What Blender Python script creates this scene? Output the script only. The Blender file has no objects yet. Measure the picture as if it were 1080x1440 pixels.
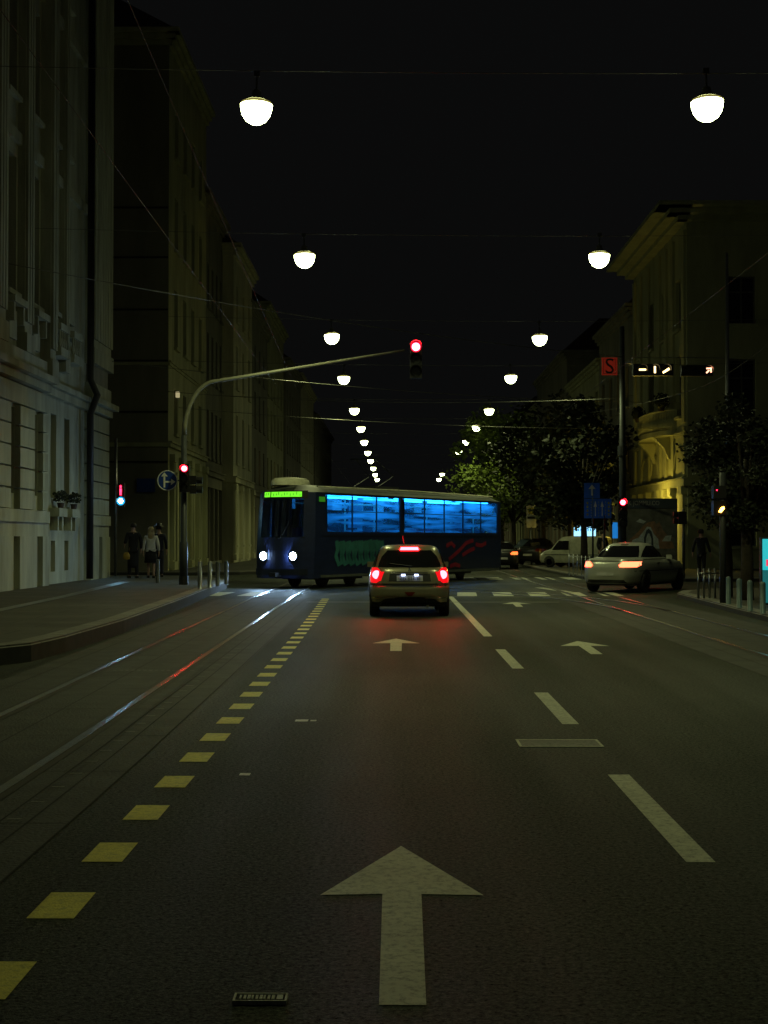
import bpy, math, random
from mathutils import Vector, Matrix
R = math.radians
random.seed(7)
S = bpy.context.scene
COL = S.collection
F, VX, VY, CH = 1960.0, 557.0, 758.0, 1.55     # focal length in photo pixels, street vanishing point, camera height
def PX(px, Y): return (px-VX)/F*Y
def PZ(py, Y): return CH+(VY-py)/F*Y

# ------------------------------------------------------------------ materials
def mat(name, col, rough=.6, metal=0, var=.25, scale=3, bump=0, bscale=60, emit=None, es=0, spec=.5, streak=0):
    m = bpy.data.materials.new(name); m.use_nodes = True
    nt = m.node_tree; n = nt.nodes; l = nt.links
    b = n['Principled BSDF']
    b.inputs['Roughness'].default_value = rough; b.inputs['Metallic'].default_value = metal
    b.inputs['Specular IOR Level'].default_value = spec
    tc = n.new('ShaderNodeTexCoord')
    t = n.new('ShaderNodeTexNoise'); t.inputs['Scale'].default_value = scale; t.inputs['Detail'].default_value = 6
    t.inputs['Roughness'].default_value = .65
    if streak:
        mp = n.new('ShaderNodeMapping'); mp.inputs['Scale'].default_value = (1, 1, 1/streak)
        l.new(tc.outputs['Object'], mp.inputs['Vector']); l.new(mp.outputs['Vector'], t.inputs['Vector'])
    else: l.new(tc.outputs['Object'], t.inputs['Vector'])
    r = n.new('ShaderNodeValToRGB')
    r.color_ramp.elements[0].position = .3; r.color_ramp.elements[1].position = .7
    r.color_ramp.elements[0].color = [c*(1-var) for c in col]+[1]
    r.color_ramp.elements[1].color = [min(1, c*(1+var)) for c in col]+[1]
    l.new(t.outputs['Fac'], r.inputs['Fac']); l.new(r.outputs['Color'], b.inputs['Base Color'])
    if bump:
        t2 = n.new('ShaderNodeTexNoise'); t2.inputs['Scale'].default_value = bscale; t2.inputs['Detail'].default_value = 3
        l.new(tc.outputs['Object'], t2.inputs['Vector'])
        bp = n.new('ShaderNodeBump'); bp.inputs['Strength'].default_value = bump; bp.inputs['Distance'].default_value = .02
        l.new(t2.outputs['Fac'], bp.inputs['Height']); l.new(bp.outputs['Normal'], b.inputs['Normal'])
    if emit:
        b.inputs['Emission Color'].default_value = (*emit, 1); b.inputs['Emission Strength'].default_value = es
    return m
def glass(name, tint, tr=.8, rough=.05, milk=0):
    m = bpy.data.materials.new(name); m.use_nodes = True; nt = m.node_tree; n = nt.nodes; l = nt.links
    n.remove(n['Principled BSDF']); o = n['Material Output']
    t = n.new('ShaderNodeBsdfTransparent'); t.inputs[0].default_value = (*tint, 1)
    g = n.new('ShaderNodeBsdfGlossy'); g.inputs['Roughness'].default_value = rough
    ns = n.new('ShaderNodeTexNoise'); ns.inputs['Scale'].default_value = 2
    ad = n.new('ShaderNodeMapRange'); ad.inputs['To Min'].default_value = 1-tr-.05; ad.inputs['To Max'].default_value = 1-tr+.05
    l.new(ns.outputs['Fac'], ad.inputs['Value'])
    mx = n.new('ShaderNodeMixShader'); l.new(ad.outputs[0], mx.inputs['Fac'])
    if milk:
        ml = n.new('ShaderNodeBsdfTranslucent'); ml.inputs[0].default_value = (.2, .6, .95, 1)
        n2 = n.new('ShaderNodeTexNoise'); n2.inputs['Scale'].default_value = 1.1; n2.inputs['Detail'].default_value = 5
        tc = n.new('ShaderNodeTexCoord'); mp = n.new('ShaderNodeMapping'); mp.inputs['Scale'].default_value = (1, .35, 4.5); l.new(tc.outputs['Object'], mp.inputs[0]); l.new(mp.outputs[0], n2.inputs[0])
        r_ = n.new('ShaderNodeMapRange'); r_.inputs['From Min'].default_value = .42; r_.inputs['From Max'].default_value = .6; r_.inputs['To Min'].default_value = milk*.25; r_.inputs['To Max'].default_value = min(1, milk*1.6); l.new(n2.outputs[0], r_.inputs[0])
        m0 = n.new('ShaderNodeMixShader'); l.new(r_.outputs[0], m0.inputs[0]); l.new(t.outputs[0], m0.inputs[1]); l.new(ml.outputs[0], m0.inputs[2]); t = m0
    l.new(t.outputs[0], mx.inputs[1]); l.new(g.outputs[0], mx.inputs[2]); l.new(mx.outputs[0], o.inputs['Surface'])
    return m
def asphalt_mat():
    m = mat('asphalt', (.023, .027, .019), .7, 0, .3, .5, 0, spec=.2)
    nt = m.node_tree; n = nt.nodes; l = nt.links; b = n['Principled BSDF']
    tc = n.new('ShaderNodeTexCoord')
    f = n.new('ShaderNodeTexNoise'); f.inputs['Scale'].default_value = 70; f.inputs['Detail'].default_value = 3; f.inputs['Roughness'].default_value = .7
    l.new(tc.outputs['Object'], f.inputs['Vector'])
    rp = n.new('ShaderNodeValToRGB'); rp.color_ramp.elements[0].position = .38; rp.color_ramp.elements[1].position = .68
    rp.color_ramp.elements[0].color = (.1, .1, .1, 1); rp.color_ramp.elements[1].color = (2.4, 2.4, 2.2, 1)
    l.new(f.outputs['Fac'], rp.inputs['Fac'])
    mu = n.new('ShaderNodeMix'); mu.data_type = 'RGBA'; mu.blend_type = 'MULTIPLY'; mu.inputs[0].default_value = 1; mu.clamp_result = False
    src = b.inputs['Base Color'].links[0].from_socket
    l.new(src, mu.inputs[6]); l.new(rp.outputs['Color'], mu.inputs[7])
    # oil-dark tracks and old patches stretched along the street
    mp = n.new('ShaderNodeMapping'); mp.inputs['Scale'].default_value = (1, .06, 1); l.new(tc.outputs['Object'], mp.inputs['Vector'])
    w = n.new('ShaderNodeTexNoise'); w.inputs['Scale'].default_value = 1.3; w.inputs['Detail'].default_value = 4; l.new(mp.outputs[0], w.inputs['Vector'])
    r2 = n.new('ShaderNodeMapRange'); r2.inputs['From Min'].default_value = .35; r2.inputs['From Max'].default_value = .65
    r2.inputs['To Min'].default_value = .72; r2.inputs['To Max'].default_value = 1.2; l.new(w.outputs['Fac'], r2.inputs['Value'])
    m2 = n.new('ShaderNodeMix'); m2.data_type = 'RGBA'; m2.blend_type = 'MULTIPLY'; m2.inputs[0].default_value = 1; m2.clamp_result = False
    l.new(mu.outputs[2], m2.inputs[6]); l.new(r2.outputs[0], m2.inputs[7]); l.new(m2.outputs[2], b.inputs['Base Color'])
    r3 = n.new('ShaderNodeMapRange'); r3.inputs['From Min'].default_value = .35; r3.inputs['From Max'].default_value = .65
    r3.inputs['To Min'].default_value = .55; r3.inputs['To Max'].default_value = .7; l.new(w.outputs['Fac'], r3.inputs['Value']); l.new(r3.outputs[0], b.inputs['Roughness'])
    g3 = n.new('ShaderNodeTexNoise'); g3.inputs['Scale'].default_value = 38; g3.inputs['Detail'].default_value = 5; g3.inputs['Roughness'].default_value = .85; l.new(tc.outputs['Object'], g3.inputs['Vector'])
    r4 = n.new('ShaderNodeMapRange'); r4.inputs['From Min'].default_value = .36; r4.inputs['From Max'].default_value = .66; r4.inputs['To Min'].default_value = .0; r4.inputs['To Max'].default_value = .55; l.new(g3.outputs['Fac'], r4.inputs['Value']); l.new(r4.outputs[0], b.inputs['Specular IOR Level'])
    m5 = n.new('ShaderNodeMapRange'); m5.inputs['From Min'].default_value = .38; m5.inputs['From Max'].default_value = .64; m5.inputs['To Min'].default_value = .35; m5.inputs['To Max'].default_value = 1.8; l.new(g3.outputs['Fac'], m5.inputs['Value'])
    m6 = n.new('ShaderNodeMix'); m6.data_type = 'RGBA'; m6.blend_type = 'MULTIPLY'; m6.inputs[0].default_value = 1; m6.clamp_result = False; l.new(m2.outputs[2], m6.inputs[6]); l.new(m5.outputs[0], m6.inputs[7]); l.new(m6.outputs[2], b.inputs['Base Color'])
    bp = n.new('ShaderNodeBump'); bp.inputs['Strength'].default_value = .7; bp.inputs['Distance'].default_value = .01
    l.new(f.outputs['Fac'], bp.inputs['Height']); l.new(bp.outputs['Normal'], b.inputs['Normal'])
    return m
def paint_mat(name, col, wear=.5):
    m = mat(name, col, .6, 0, .12, 3, .3, 90)
    nt = m.node_tree; n = nt.nodes; l = nt.links; b = n['Principled BSDF']
    tc = n.new('ShaderNodeTexCoord')
    f = n.new('ShaderNodeTexNoise'); f.inputs['Scale'].default_value = 22; f.inputs['Detail'].default_value = 12; f.inputs['Roughness'].default_value = .8
    l.new(tc.outputs['Object'], f.inputs['Vector'])
    r = n.new('ShaderNodeMapRange'); r.inputs['From Min'].default_value = .38; r.inputs['From Max'].default_value = .52
    r.inputs['To Min'].default_value = 1-wear; r.inputs['To Max'].default_value = 1; l.new(f.outputs['Fac'], r.inputs['Value'])
    mx = n.new('ShaderNodeMix'); mx.data_type = 'RGBA'; mx.inputs[6].default_value = (.055, .055, .05, 1)
    l.new(r.outputs[0], mx.inputs[0]); l.new(b.inputs['Base Color'].links[0].from_socket, mx.inputs[7]); l.new(mx.outputs[2], b.inputs['Base Color'])
    return m
M = {}
M['asphalt'] = asphalt_mat()
M['ground'] = mat('earth', (.05, .05, .045), .9)
M['bed'] = mat('track_slab', (.04, .04, .037), .7, 0, .45, 2.5, .5, 40)
M['joint'] = mat('joint', (.015, .015, .014), .9)
M['groove'] = mat('rail_groove', (.02, .018, .016), .7)
M['rail'] = mat('rail_steel', (.52, .51, .50), .26, 1, .2, 8)
M['pave'] = mat('pavement', (.06, .057, .05), .75, 0, .3, 1.2, .4, 30)
def slabs(m, sx, sy, dark=.45):
    nt = m.node_tree; n = nt.nodes; l = nt.links; b = n['Principled BSDF']; tc = n.new('ShaderNodeTexCoord')
    br = n.new('ShaderNodeTexBrick'); br.inputs['Scale'].default_value = 1; br.inputs['Brick Width'].default_value = sx; br.inputs['Row Height'].default_value = sy; br.inputs['Mortar Size'].default_value = .02; br.inputs['Mortar Smooth'].default_value = .3
    br.inputs['Color1'].default_value = (.8, .8, .8, 1); br.inputs['Color2'].default_value = (1.2, 1.2, 1.15, 1); br.inputs['Mortar'].default_value = (dark, dark, dark, 1)
    l.new(tc.outputs['Object'], br.inputs['Vector']); mu = n.new('ShaderNodeMix'); mu.data_type = 'RGBA'; mu.blend_type = 'MULTIPLY'; mu.inputs[0].default_value = 1; mu.clamp_result = False
    l.new(b.inputs['Base Color'].links[0].from_socket, mu.inputs[6]); l.new(br.outputs['Color'], mu.inputs[7]); l.new(mu.outputs[2], b.inputs['Base Color'])
slabs(M['pave'], 1.2, .8)
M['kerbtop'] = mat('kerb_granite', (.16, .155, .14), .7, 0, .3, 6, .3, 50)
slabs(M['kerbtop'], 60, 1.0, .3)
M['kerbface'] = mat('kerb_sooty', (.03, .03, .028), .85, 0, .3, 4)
M['strip'] = mat('polished_strip', (.13, .13, .13), .32, 0, .3, 4)
M['white'] = paint_mat('white_road_paint', (.62, .62, .48), .6)
M['wornwhite'] = paint_mat('worn_white_road_paint', (.2, .2, .17), .95)
M['yellow'] = paint_mat('yellow_road_paint', (.74, .64, .09), .45)
M['stoneA'] = mat('grey_stone', (.36, .375, .285), .85, 0, .35, 1.5, .3, 20, streak=5)
M['stoneA2'] = mat('grey_stone_dark', (.2, .2, .18), .85, 0, .35, 1.5, .3, 20, streak=5)
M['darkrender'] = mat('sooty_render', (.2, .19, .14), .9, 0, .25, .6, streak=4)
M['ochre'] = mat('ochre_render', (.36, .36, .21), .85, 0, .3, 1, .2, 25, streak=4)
M['cream'] = mat('cream_render', (.5, .48, .33), .85, 0, .28, 1, .2, 25, streak=4)
M['plain'] = mat('grey_render', (.2, .19, .15), .9, 0, .3, .8, streak=4)
M['yrender'] = mat('yellow_render', (.35, .35, .20), .85, 0, .22, 1, .2, 25, streak=4)
M['roof'] = mat('roof_tiles', (.06, .04, .035), .8, 0, .3, 6)
M['frame'] = mat('window_frame', (.1, .1, .09), .6)
M['pane'] = mat('dark_window_glass', (.006, .007, .008), .06, 0, .3, 2, spec=.6)
M['litpane'] = mat('lit_window', (.3, .3, .2), .5, emit=(1, .85, .45), es=.35, var=.4, scale=2)
M['dimpane'] = mat('dim_lit_shop_window', (.2, .18, .1), .5, emit=(1, .75, .3), es=.10, var=.5, scale=2)
M['black'] = mat('black_plastic', (.012, .012, .013), .45)
M['dgrey'] = mat('dark_grey_metal', (.045, .05, .055), .5, .3)
M['galv'] = mat('galvanised_steel', (.30, .31, .31), .4, .8, .2, 10)
M['bolsteel'] = mat('brushed_bollard_steel', (.24, .25, .27), .3, .9, .15, 10)
M['bolblue'] = mat('grey_blue_bollard', (.10, .15, .17), .5, .2)
M['chain'] = mat('wire', (.2, .2, .17), .45, .6)
M['rubber'] = mat('rubber', (.012, .012, .012), .85)
M['hub'] = mat('alloy', (.25, .25, .26), .35, .8)
M['lampcap'] = mat('lamp_housing', (.18, .18, .14), .5, .2)
M['lampbowl'] = mat('lamp_bowl', (.8, .8, .8), .4, emit=(.88, 1, .52), es=19)
M['lampfill'] = mat('dim_fill_lamp_bowl', (.8, .8, .8), .4, emit=(.93, 1, .6), es=6)
M['lamphalo'] = mat('lamp_halo_skirt', (.6, .55, .3), .5, emit=(1, .85, .25), es=.22)  # added glowing skirt that imitates the halo over the bowl
M['armpaint'] = mat('grey_arm_paint', (.2, .2, .15), .5)
M['tailoff'] = mat('tail_lamp_unlit', (.12, .012, .008), .25)
M['redhalo'] = mat('red_lens_halo', (.5, .02, .02), .3, emit=(1, .006, .03), es=1.3)  # red glow round the lens core imitates its halo
M['cyanhalo'] = mat('green_lens_halo', (.02, .3, .4), .3, emit=(.03, .45, 1), es=1.2)  # blue glow round the green core imitates its halo
M['red'] = mat('red_lens_lit', (.5, .02, .02), .3, emit=(1, .012, .02), es=125)
M['redman'] = mat('red_man_lit', (.5, .02, .02), .3, emit=(1, .015, .05), es=9)
M['greenman'] = mat('green_man_lit', (.02, .4, .4), .3, emit=(.3, .75, 1), es=180)
M['amber'] = mat('amber_lens_lit', (.5, .3, .02), .3, emit=(1, .42, .05), es=16)
M['tramsig'] = mat('tram_signal_lit', (.6, .5, .3), .3, emit=(1, .72, .3), es=3.2)
M['pinkarrow'] = mat('arrow_signal_lit', (.6, .4, .3), .3, emit=(1, .5, .3), es=2.5)
M['tail'] = mat('tail_lamp_lit', (.5, .01, .01), .3, emit=(1, .008, .012), es=100)
M['tailor'] = mat('tail_lamp_orange', (.5, .06, .02), .3, emit=(1, .12, .05), es=5.5)
M['tailhalo'] = mat('tail_lamp_halo', (.22, .01, .01), .2, emit=(1, .006, .012), es=.9)  # red glow painted on the lamp cover as the brake lamp's halo
M['streak'] = mat('tail_lamp_far', (.5, .06, .02), .3, emit=(1, .16, .03), es=2.2)
M['head'] = mat('headlamp_lit', (.8, .8, .9), .3, emit=(.45, .7, 1), es=300)
M['platelamp'] = mat('plate_lamp_lit', (.8, .8, .9), .3, emit=(.5, .6, 1), es=4)
M['plate'] = mat('number_plate', (.45, .45, .45), .5)
M['gold'] = mat('champagne_car_paint', (.30, .28, .19), .3, .55, .08, 30)
M['silver'] = mat('silver_car_paint', (.42, .43, .40), .3, .35, .06, 30)
M['darkcar'] = mat('dark_car_paint', (.02, .022, .025), .3, .3)
M['bluecar'] = mat('grey_blue_car_paint', (.05, .07, .1), .3, .3)
M['vanpaint'] = mat('white_van_paint', (.33, .33, .25), .45)
M['carglass'] = mat('car_glass', (.008, .008, .01), .08, 0, .2, 3)
M['trim'] = mat('car_trim', (.02, .02, .02), .6)
M['chrome'] = mat('chrome', (.5, .5, .45), .2, 1)
M['trambody'] = mat('tram_blue_paint', (.014, .022, .075), .35, 0, .25, 2, streak=.3)
M['tramdark'] = mat('tram_dark_paint', (.008, .012, .025), .4)
M['tramroof'] = mat('tram_roof', (.09, .10, .09), .55)
M['traminside'] = mat('tram_interior', (.30, .38, .45), .6)
M['tramfloor'] = mat('tram_floor', (.04, .05, .06), .8)
M['tramseat'] = mat('tram_seat', (.05, .02, .04), .6)
M['tramseatred'] = mat('tram_seat_red', (.5, .02, .08), .5)
M['tramlight'] = mat('tram_ceiling_lamp', (.5, .7, .9), .4, emit=(.035, .36, .85), es=13.5)
M['tramglass'] = glass('tram_glass', (.3, .7, 1), .92, .05, .5)
M['tramglass2'] = glass('tram_glass_dark', (.12, .2, .3), .93)
M['led'] = mat('green_destination_sign', (.1, .4, .05), .4, emit=(.2, 1, .03), es=.95, var=.3)
M['leddim'] = mat('green_side_sign', (.1, .3, .05), .4, emit=(.1, 1, .05), es=.10)
M['pale'] = mat('pale_roof_box', (.85, .82, .6), .6)
M['cyan'] = mat('teal_graffiti_paint', (.03, .17, .18), .6)
M['redpaint'] = mat('red_graffiti_paint', (.28, .01, .04), .6)
M['signblue'] = mat('sign_blue', (.02, .16, .9), .45, 0, .08)
M['signblue2'] = mat('sign_blue_round', (.01, .05, .3), .45, 0, .1)
M['signwhite'] = mat('sign_white', (.9, .9, .85), .5)
M['signred'] = mat('sign_red', (.5, .035, .015), .5, emit=(1, .07, .03), es=.07)
M['signyellow'] = mat('sign_yellow', (.5, .45, .08), .5)
M['lightbox'] = mat('blue_white_lightbox', (.5, .7, .9), .4, emit=(.25, .65, 1), es=1.6, var=.3, scale=4)
M['lightblue'] = mat('blue_lightbox', (.1, .3, .6), .4, emit=(.02, .3, .9), es=.5)
M['cyanbox'] = mat('cyan_screen', (.1, .5, .5), .4, emit=(.03, .7, .8), es=.6)
M['cyandim'] = mat('cyan_panel', (.05, .25, .28), .4, emit=(.02, .3, .35), es=.28)
M['redglow'] = mat('red_lettering_lit', (.5, .05, .1), .4, emit=(1, .05, .12), es=.8)
M['poster'] = mat('poster_ground', (.05, .05, .045), .6, 0, .6, 3)
M['posterhead'] = mat('poster_header', (.012, .018, .03), .6)
M['postwhite'] = mat('poster_pale', (.22, .24, .25), .6, 0, .4, 6)
M['postred'] = mat('poster_rust', (.13, .07, .04), .6, 0, .5, 5)
M['postbrown'] = mat('poster_brown', (.10, .06, .04), .6, 0, .5, 5)
M['postlet'] = mat('poster_lettering', (.16, .15, .16), .6)
M['bark'] = mat('bark', (.035, .028, .02), .9, 0, .4, 8, .5, 30)
M['leaf'] = mat('lamplit_leaves', (.13, .18, .03), .55, 0, .45, 1.2)  # lamp light on the crowns is put into this brighter leaf colour
M['leafdk'] = mat('dark_leaves', (.014, .021, .007), .8, 0, .5, 1.2)  # dark leaf copy, shade of the unlit crowns put into the colour
M['skin'] = mat('skin', (.4, .25, .18), .6)
M['blackcloth'] = mat('black_cloth', (.012, .012, .014), .9)
M['navycloth'] = mat('navy_cloth', (.02, .02, .035), .9)
M['whitecloth'] = mat('white_cloth', (.55, .53, .5), .85, 0, .15, 12)
M['blonde'] = mat('blonde_hair', (.42, .33, .18), .7)
M['darkhair'] = mat('dark_hair', (.025, .018, .012), .7)
M['yellowbag'] = mat('yellow_bag', (.35, .22, .03), .6)

# ------------------------------------------------------------------ mesh builder
class MB:
    def __init__(s): s.v = []; s.f = []; s.m = []
    def face(s, pts, mi=0):
        i = len(s.v); s.v += [tuple(p) for p in pts]; s.f.append(tuple(range(i, i+len(pts)))); s.m.append(mi); return s
    def box(s, x0, x1, y0, y1, z0, z1, mi=0, mtx=None):
        c = [(x0,y0,z0),(x1,y0,z0),(x1,y1,z0),(x0,y1,z0),(x0,y0,z1),(x1,y0,z1),(x1,y1,z1),(x0,y1,z1)]
        if mtx: c = [tuple(mtx @ Vector(p)) for p in c]
        i = len(s.v); s.v += c
        for q in ((0,3,2,1),(4,5,6,7),(0,1,5,4),(1,2,6,5),(2,3,7,6),(3,0,4,7)):
            s.f.append(tuple(i+k for k in q)); s.m.append(mi)
        return s
    def tube(s, pts, r, seg=8, mi=0, cap=True):
        pts = [Vector(p) for p in pts]; rs = r if isinstance(r, (list, tuple)) else [r]*len(pts)
        base = len(s.v); n = len(pts); ref = None
        for k, p in enumerate(pts):
            d = (pts[min(k+1, n-1)]-pts[max(k-1, 0)]).normalized()
            if ref is None: ref = Vector((0,0,1)) if abs(d.z) < .9 else Vector((1,0,0))
            a = d.cross(ref)
            if a.length < 1e-4: a = d.cross(Vector((0,1,.1)))
            a.normalize(); b = d.cross(a).normalized(); ref = b.cross(d) if False else ref
            for j in range(seg):
                t = 2*math.pi*j/seg; s.v.append(tuple(p+a*math.cos(t)*rs[k]+b*math.sin(t)*rs[k]))
        for k in range(n-1):
            for j in range(seg):
                a = base+k*seg+j; b = base+k*seg+(j+1) % seg
                s.f.append((a, b, b+seg, a+seg)); s.m.append(mi)
        if cap:
            s.f.append(tuple(base+j for j in reversed(range(seg)))); s.m.append(mi)
            s.f.append(tuple(base+(n-1)*seg+j for j in range(seg))); s.m.append(mi)
        return s
    def lathe(s, prof, c=(0,0,0), seg=24, mi=0, axis='z', sy=1, cap=True):
        base = len(s.v)
        for r, h in prof:
            for j in range(seg):
                t = 2*math.pi*j/seg; x, y = r*math.cos(t), r*math.sin(t)*sy
                p = (x, y, h) if axis == 'z' else ((x, -h, y) if axis == 'y' else (h, x, y))
                s.v.append((c[0]+p[0], c[1]+p[1], c[2]+p[2]))
        for k in range(len(prof)-1):
            for j in range(seg):
                a = base+k*seg+j; b = base+k*seg+(j+1) % seg
                s.f.append((a, b, b+seg, a+seg)); s.m.append(mi)
        for k in (0, len(prof)-1):
            if cap and prof[k][0] > 1e-4: s.f.append(tuple(base+k*seg+j for j in range(seg))); s.m.append(mi)
        return s
    def prism(s, poly, z0, z1, mi=0, mtop=None, plane='xy'):
        # poly = counter-clockwise outline; extruded between z0 and z1 (plane 'xz': along y)
        def P(p, h): return (p[0], p[1], h) if plane == 'xy' else (p[0], h, p[1])
        n = len(poly); i = len(s.v)
        s.v += [P(p, z0) for p in poly]+[P(p, z1) for p in poly]
        s.f.append(tuple(reversed(range(i, i+n)))); s.m.append(mi)
        s.f.append(tuple(range(i+n, i+2*n))); s.m.append(mi if mtop is None else mtop)
        for k in range(n):
            s.f.append((i+k, i+(k+1) % n, i+n+(k+1) % n, i+n+k)); s.m.append(mi)
        return s
    def grid(s, rows, mi=0):
        i = len(s.v); nr = len(rows); nc = len(rows[0])
        for r in rows: s.v += [tuple(p) for p in r]
        for a in range(nr-1):
            for b in range(nc-1):
                s.f.append((i+a*nc+b, i+a*nc+b+1, i+(a+1)*nc+b+1, i+(a+1)*nc+b)); s.m.append(mi)
        return s
    def build(s, name, mats, parent=None, smooth=False, loc=None, rot=None):
        me = bpy.data.meshes.new(name); me.from_pydata(s.v, [], s.f); me.update()
        mats = mats if isinstance(mats, (list, tuple)) else [mats]
        for m in mats: me.materials.append(M[m] if isinstance(m, str) else m)
        me.polygons.foreach_set('material_index', s.m)
        if smooth:
            me.polygons.foreach_set('use_smooth', [True]*len(me.polygons))
        o = bpy.data.objects.new(name, me); COL.objects.link(o); o.parent = parent
        if smooth == 'auto':
            try: me.set_sharp_from_angle(angle=R(35))
            except Exception: pass
        if loc: o.location = loc
        if rot: o.rotation_euler = rot
        return o
def tag(o, label=None, cat=None, group=None, kind=None):
    if label: o['label'] = label
    if cat: o['category'] = cat
    if group: o['group'] = group
    if kind: o['kind'] = kind
    return o
def empty(name, loc=(0,0,0), rz=0, label=None, cat=None, group=None):
    o = bpy.data.objects.new(name, None); COL.objects.link(o); o.location = loc; o.rotation_euler.z = rz; o.empty_display_size = .2
    return tag(o, label, cat, group)
def struct(mb, name, mats, label=None): return tag(mb.build(name, mats), label, kind='structure')
def copy_tree(o, parent=None):
    c = o.copy(); COL.objects.link(c); c.parent = parent
    for ch in list(o.children): copy_tree(ch, c)
    return c
def text(s, size, m, parent, loc, rot=(R(90), 0, 0), name='lettering', ext=.003, sx=1):
    cu = bpy.data.curves.new('t', 'FONT'); cu.body = s; cu.size = size; cu.extrude = ext; cu.align_x = 'CENTER'; cu.align_y = 'CENTER'; cu.resolution_u = 3
    t = bpy.data.objects.new('t', cu); COL.objects.link(t)
    bpy.context.view_layer.update()
    me = bpy.data.meshes.new_from_object(t.evaluated_get(bpy.context.evaluated_depsgraph_get()))
    me.materials.clear(); me.materials.append(M[m]); me.name = name
    bpy.data.objects.remove(t); o = bpy.data.objects.new(name, me); COL.objects.link(o); o.parent = parent
    o.location = loc; o.rotation_euler = rot; o.scale.x = sx; return o
ORD = ['nearest', 'second', 'third', 'fourth', 'fifth', 'sixth', 'seventh', 'eighth', 'ninth', 'tenth', 'eleventh', 'twelfth', 'thirteenth', 'fourteenth']

# ------------------------------------------------------------------ ground, road, pavements
struct(MB().box(-300, 300, -60, 700, -.5, -.03), 'ground', 'ground')
struct(MB().box(-60, 60, -20, 420, -.02, 0), 'road', 'asphalt')
def drift(Y): return -.012*max(0, Y-9)                       # the tram lane widens away from the carriageway
bed = MB(); ys = list(range(-12, 37, 2))
for x0, x1 in ((-4.25, -1.78),):
    bed.grid([[(x0+drift(y), y, .002), (x1+drift(y)*.9, y, .002)] for y in ys])
bed.grid([[(4.15, y, .002), (6.6, y, .002)] for y in ys])
struct(bed, 'tram_track_bed', 'bed')
jt = MB()
for k in range(26):
    y = -6+k*1.7
    jt.face([(-4.2+drift(y), y, .003), (-1.8+drift(y), y, .003), (-1.8+drift(y), y+.014, .003), (-4.2+drift(y), y+.014, .003)])
    jt.face([(4.2, y, .003), (6.5, y, .003), (6.5, y+.014, .003), (4.2, y+.014, .003)])
for x in (-1.79, -2.02, -2.18, -3.0, -4.0):
    jt.grid([[(x+drift(y), y, .0035), (x+.012+drift(y), y, .0035)] for y in ys])
for x in (4.16, 4.5, 6.2, 6.55):
    jt.grid([[(x, y, .0035), (x+.012, y, .0035)] for y in ys])
struct(jt, 'track_bed_joints', 'joint')
dj = MB()
for k in range(26):
    y = 7.2+k*.5; x = -2.1+drift(y)
    dj.face([(x-.05, y, .0045), (x+.03, y, .0045), (x+.03, y+.03, .0045), (x-.05, y+.03, .0045)])
for k in range(14):
    x = -3.25+k*.07
    dj.face([(x+drift(16), 16.4, .0045), (x+.045+drift(16), 16.4, .0045), (x+.045+drift(16), 16.46, .0045), (x+drift(16), 16.46, .0045)])
struct(dj, 'paving_studs', 'kerbtop')
def rail(path):
    g = MB(); t = MB(); rw = []; rg = []
    n = len(path)
    for k, p in enumerate(path):
        a = Vector(path[max(0, k-1)]); b = Vector(path[min(n-1, k+1)]); d = (b-a).normalized(); nn = Vector((d.y, -d.x))
        P = Vector(p)
        rg.append([(*(P-nn*.10), .0062), (*(P+nn*.085), .0062)])
        q0 = P-nn*.036; q1 = P+nn*.034
        rw.append([(*(q0), .0065), (*(q0), .0155), (*(P-nn*.025), .016), (*(P+nn*.022), .016), (*(q1), .0155), (*(q1), .0065)])
    g.grid(rg, 0); g.grid(rw, 1); return g
YR = [-8+2*k for k in range(24)]
for x0, side in ((-3.42, 'left'), (-2.42, 'left')):
    o = struct(rail([(x0+drift(y), y) for y in YR]), 'tram_rail', ['groove', 'rail'])
for x0 in (4.9, 5.9):
    struct(rail([(x0, y) for y in [-8+4*k for k in range(60)]]), 'tram_rail', ['groove', 'rail'])
def bez(p0, p1, p2, p3, n=24):
    return [tuple((1-t)**3*Vector(p0)+3*(1-t)**2*t*Vector(p1)+3*(1-t)*t*t*Vector(p2)+t**3*Vector(p3)) for t in [i/n for i in range(n+1)]]
for dx in (-.5, .5):
    struct(rail(bez((-3.25+dx, 38), (-3.3+dx, 43), (-.5+dx*.87, 48-dx*.5), (3.6+dx*.87, 55-dx*.5))+bez((3.6+dx*.87, 55-dx*.5), (6+dx*.87, 59.2-dx*.5), (11, 61-dx), (30, 62-dx))[1:]), 'tram_rail', ['groove', 'rail'])
    struct(rail([(-3.25+dx, 38.5), (-3.3+dx, 60), (-3.3+dx, 230)]), 'tram_rail', ['groove', 'rail'])
    struct(rail(bez((5.4+dx, 30), (5.3+dx, 38), (2.5+dx, 46+dx), (-12, 53.5+dx))+[(-40, 55+dx)]), 'tram_rail', ['groove', 'rail'])
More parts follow.
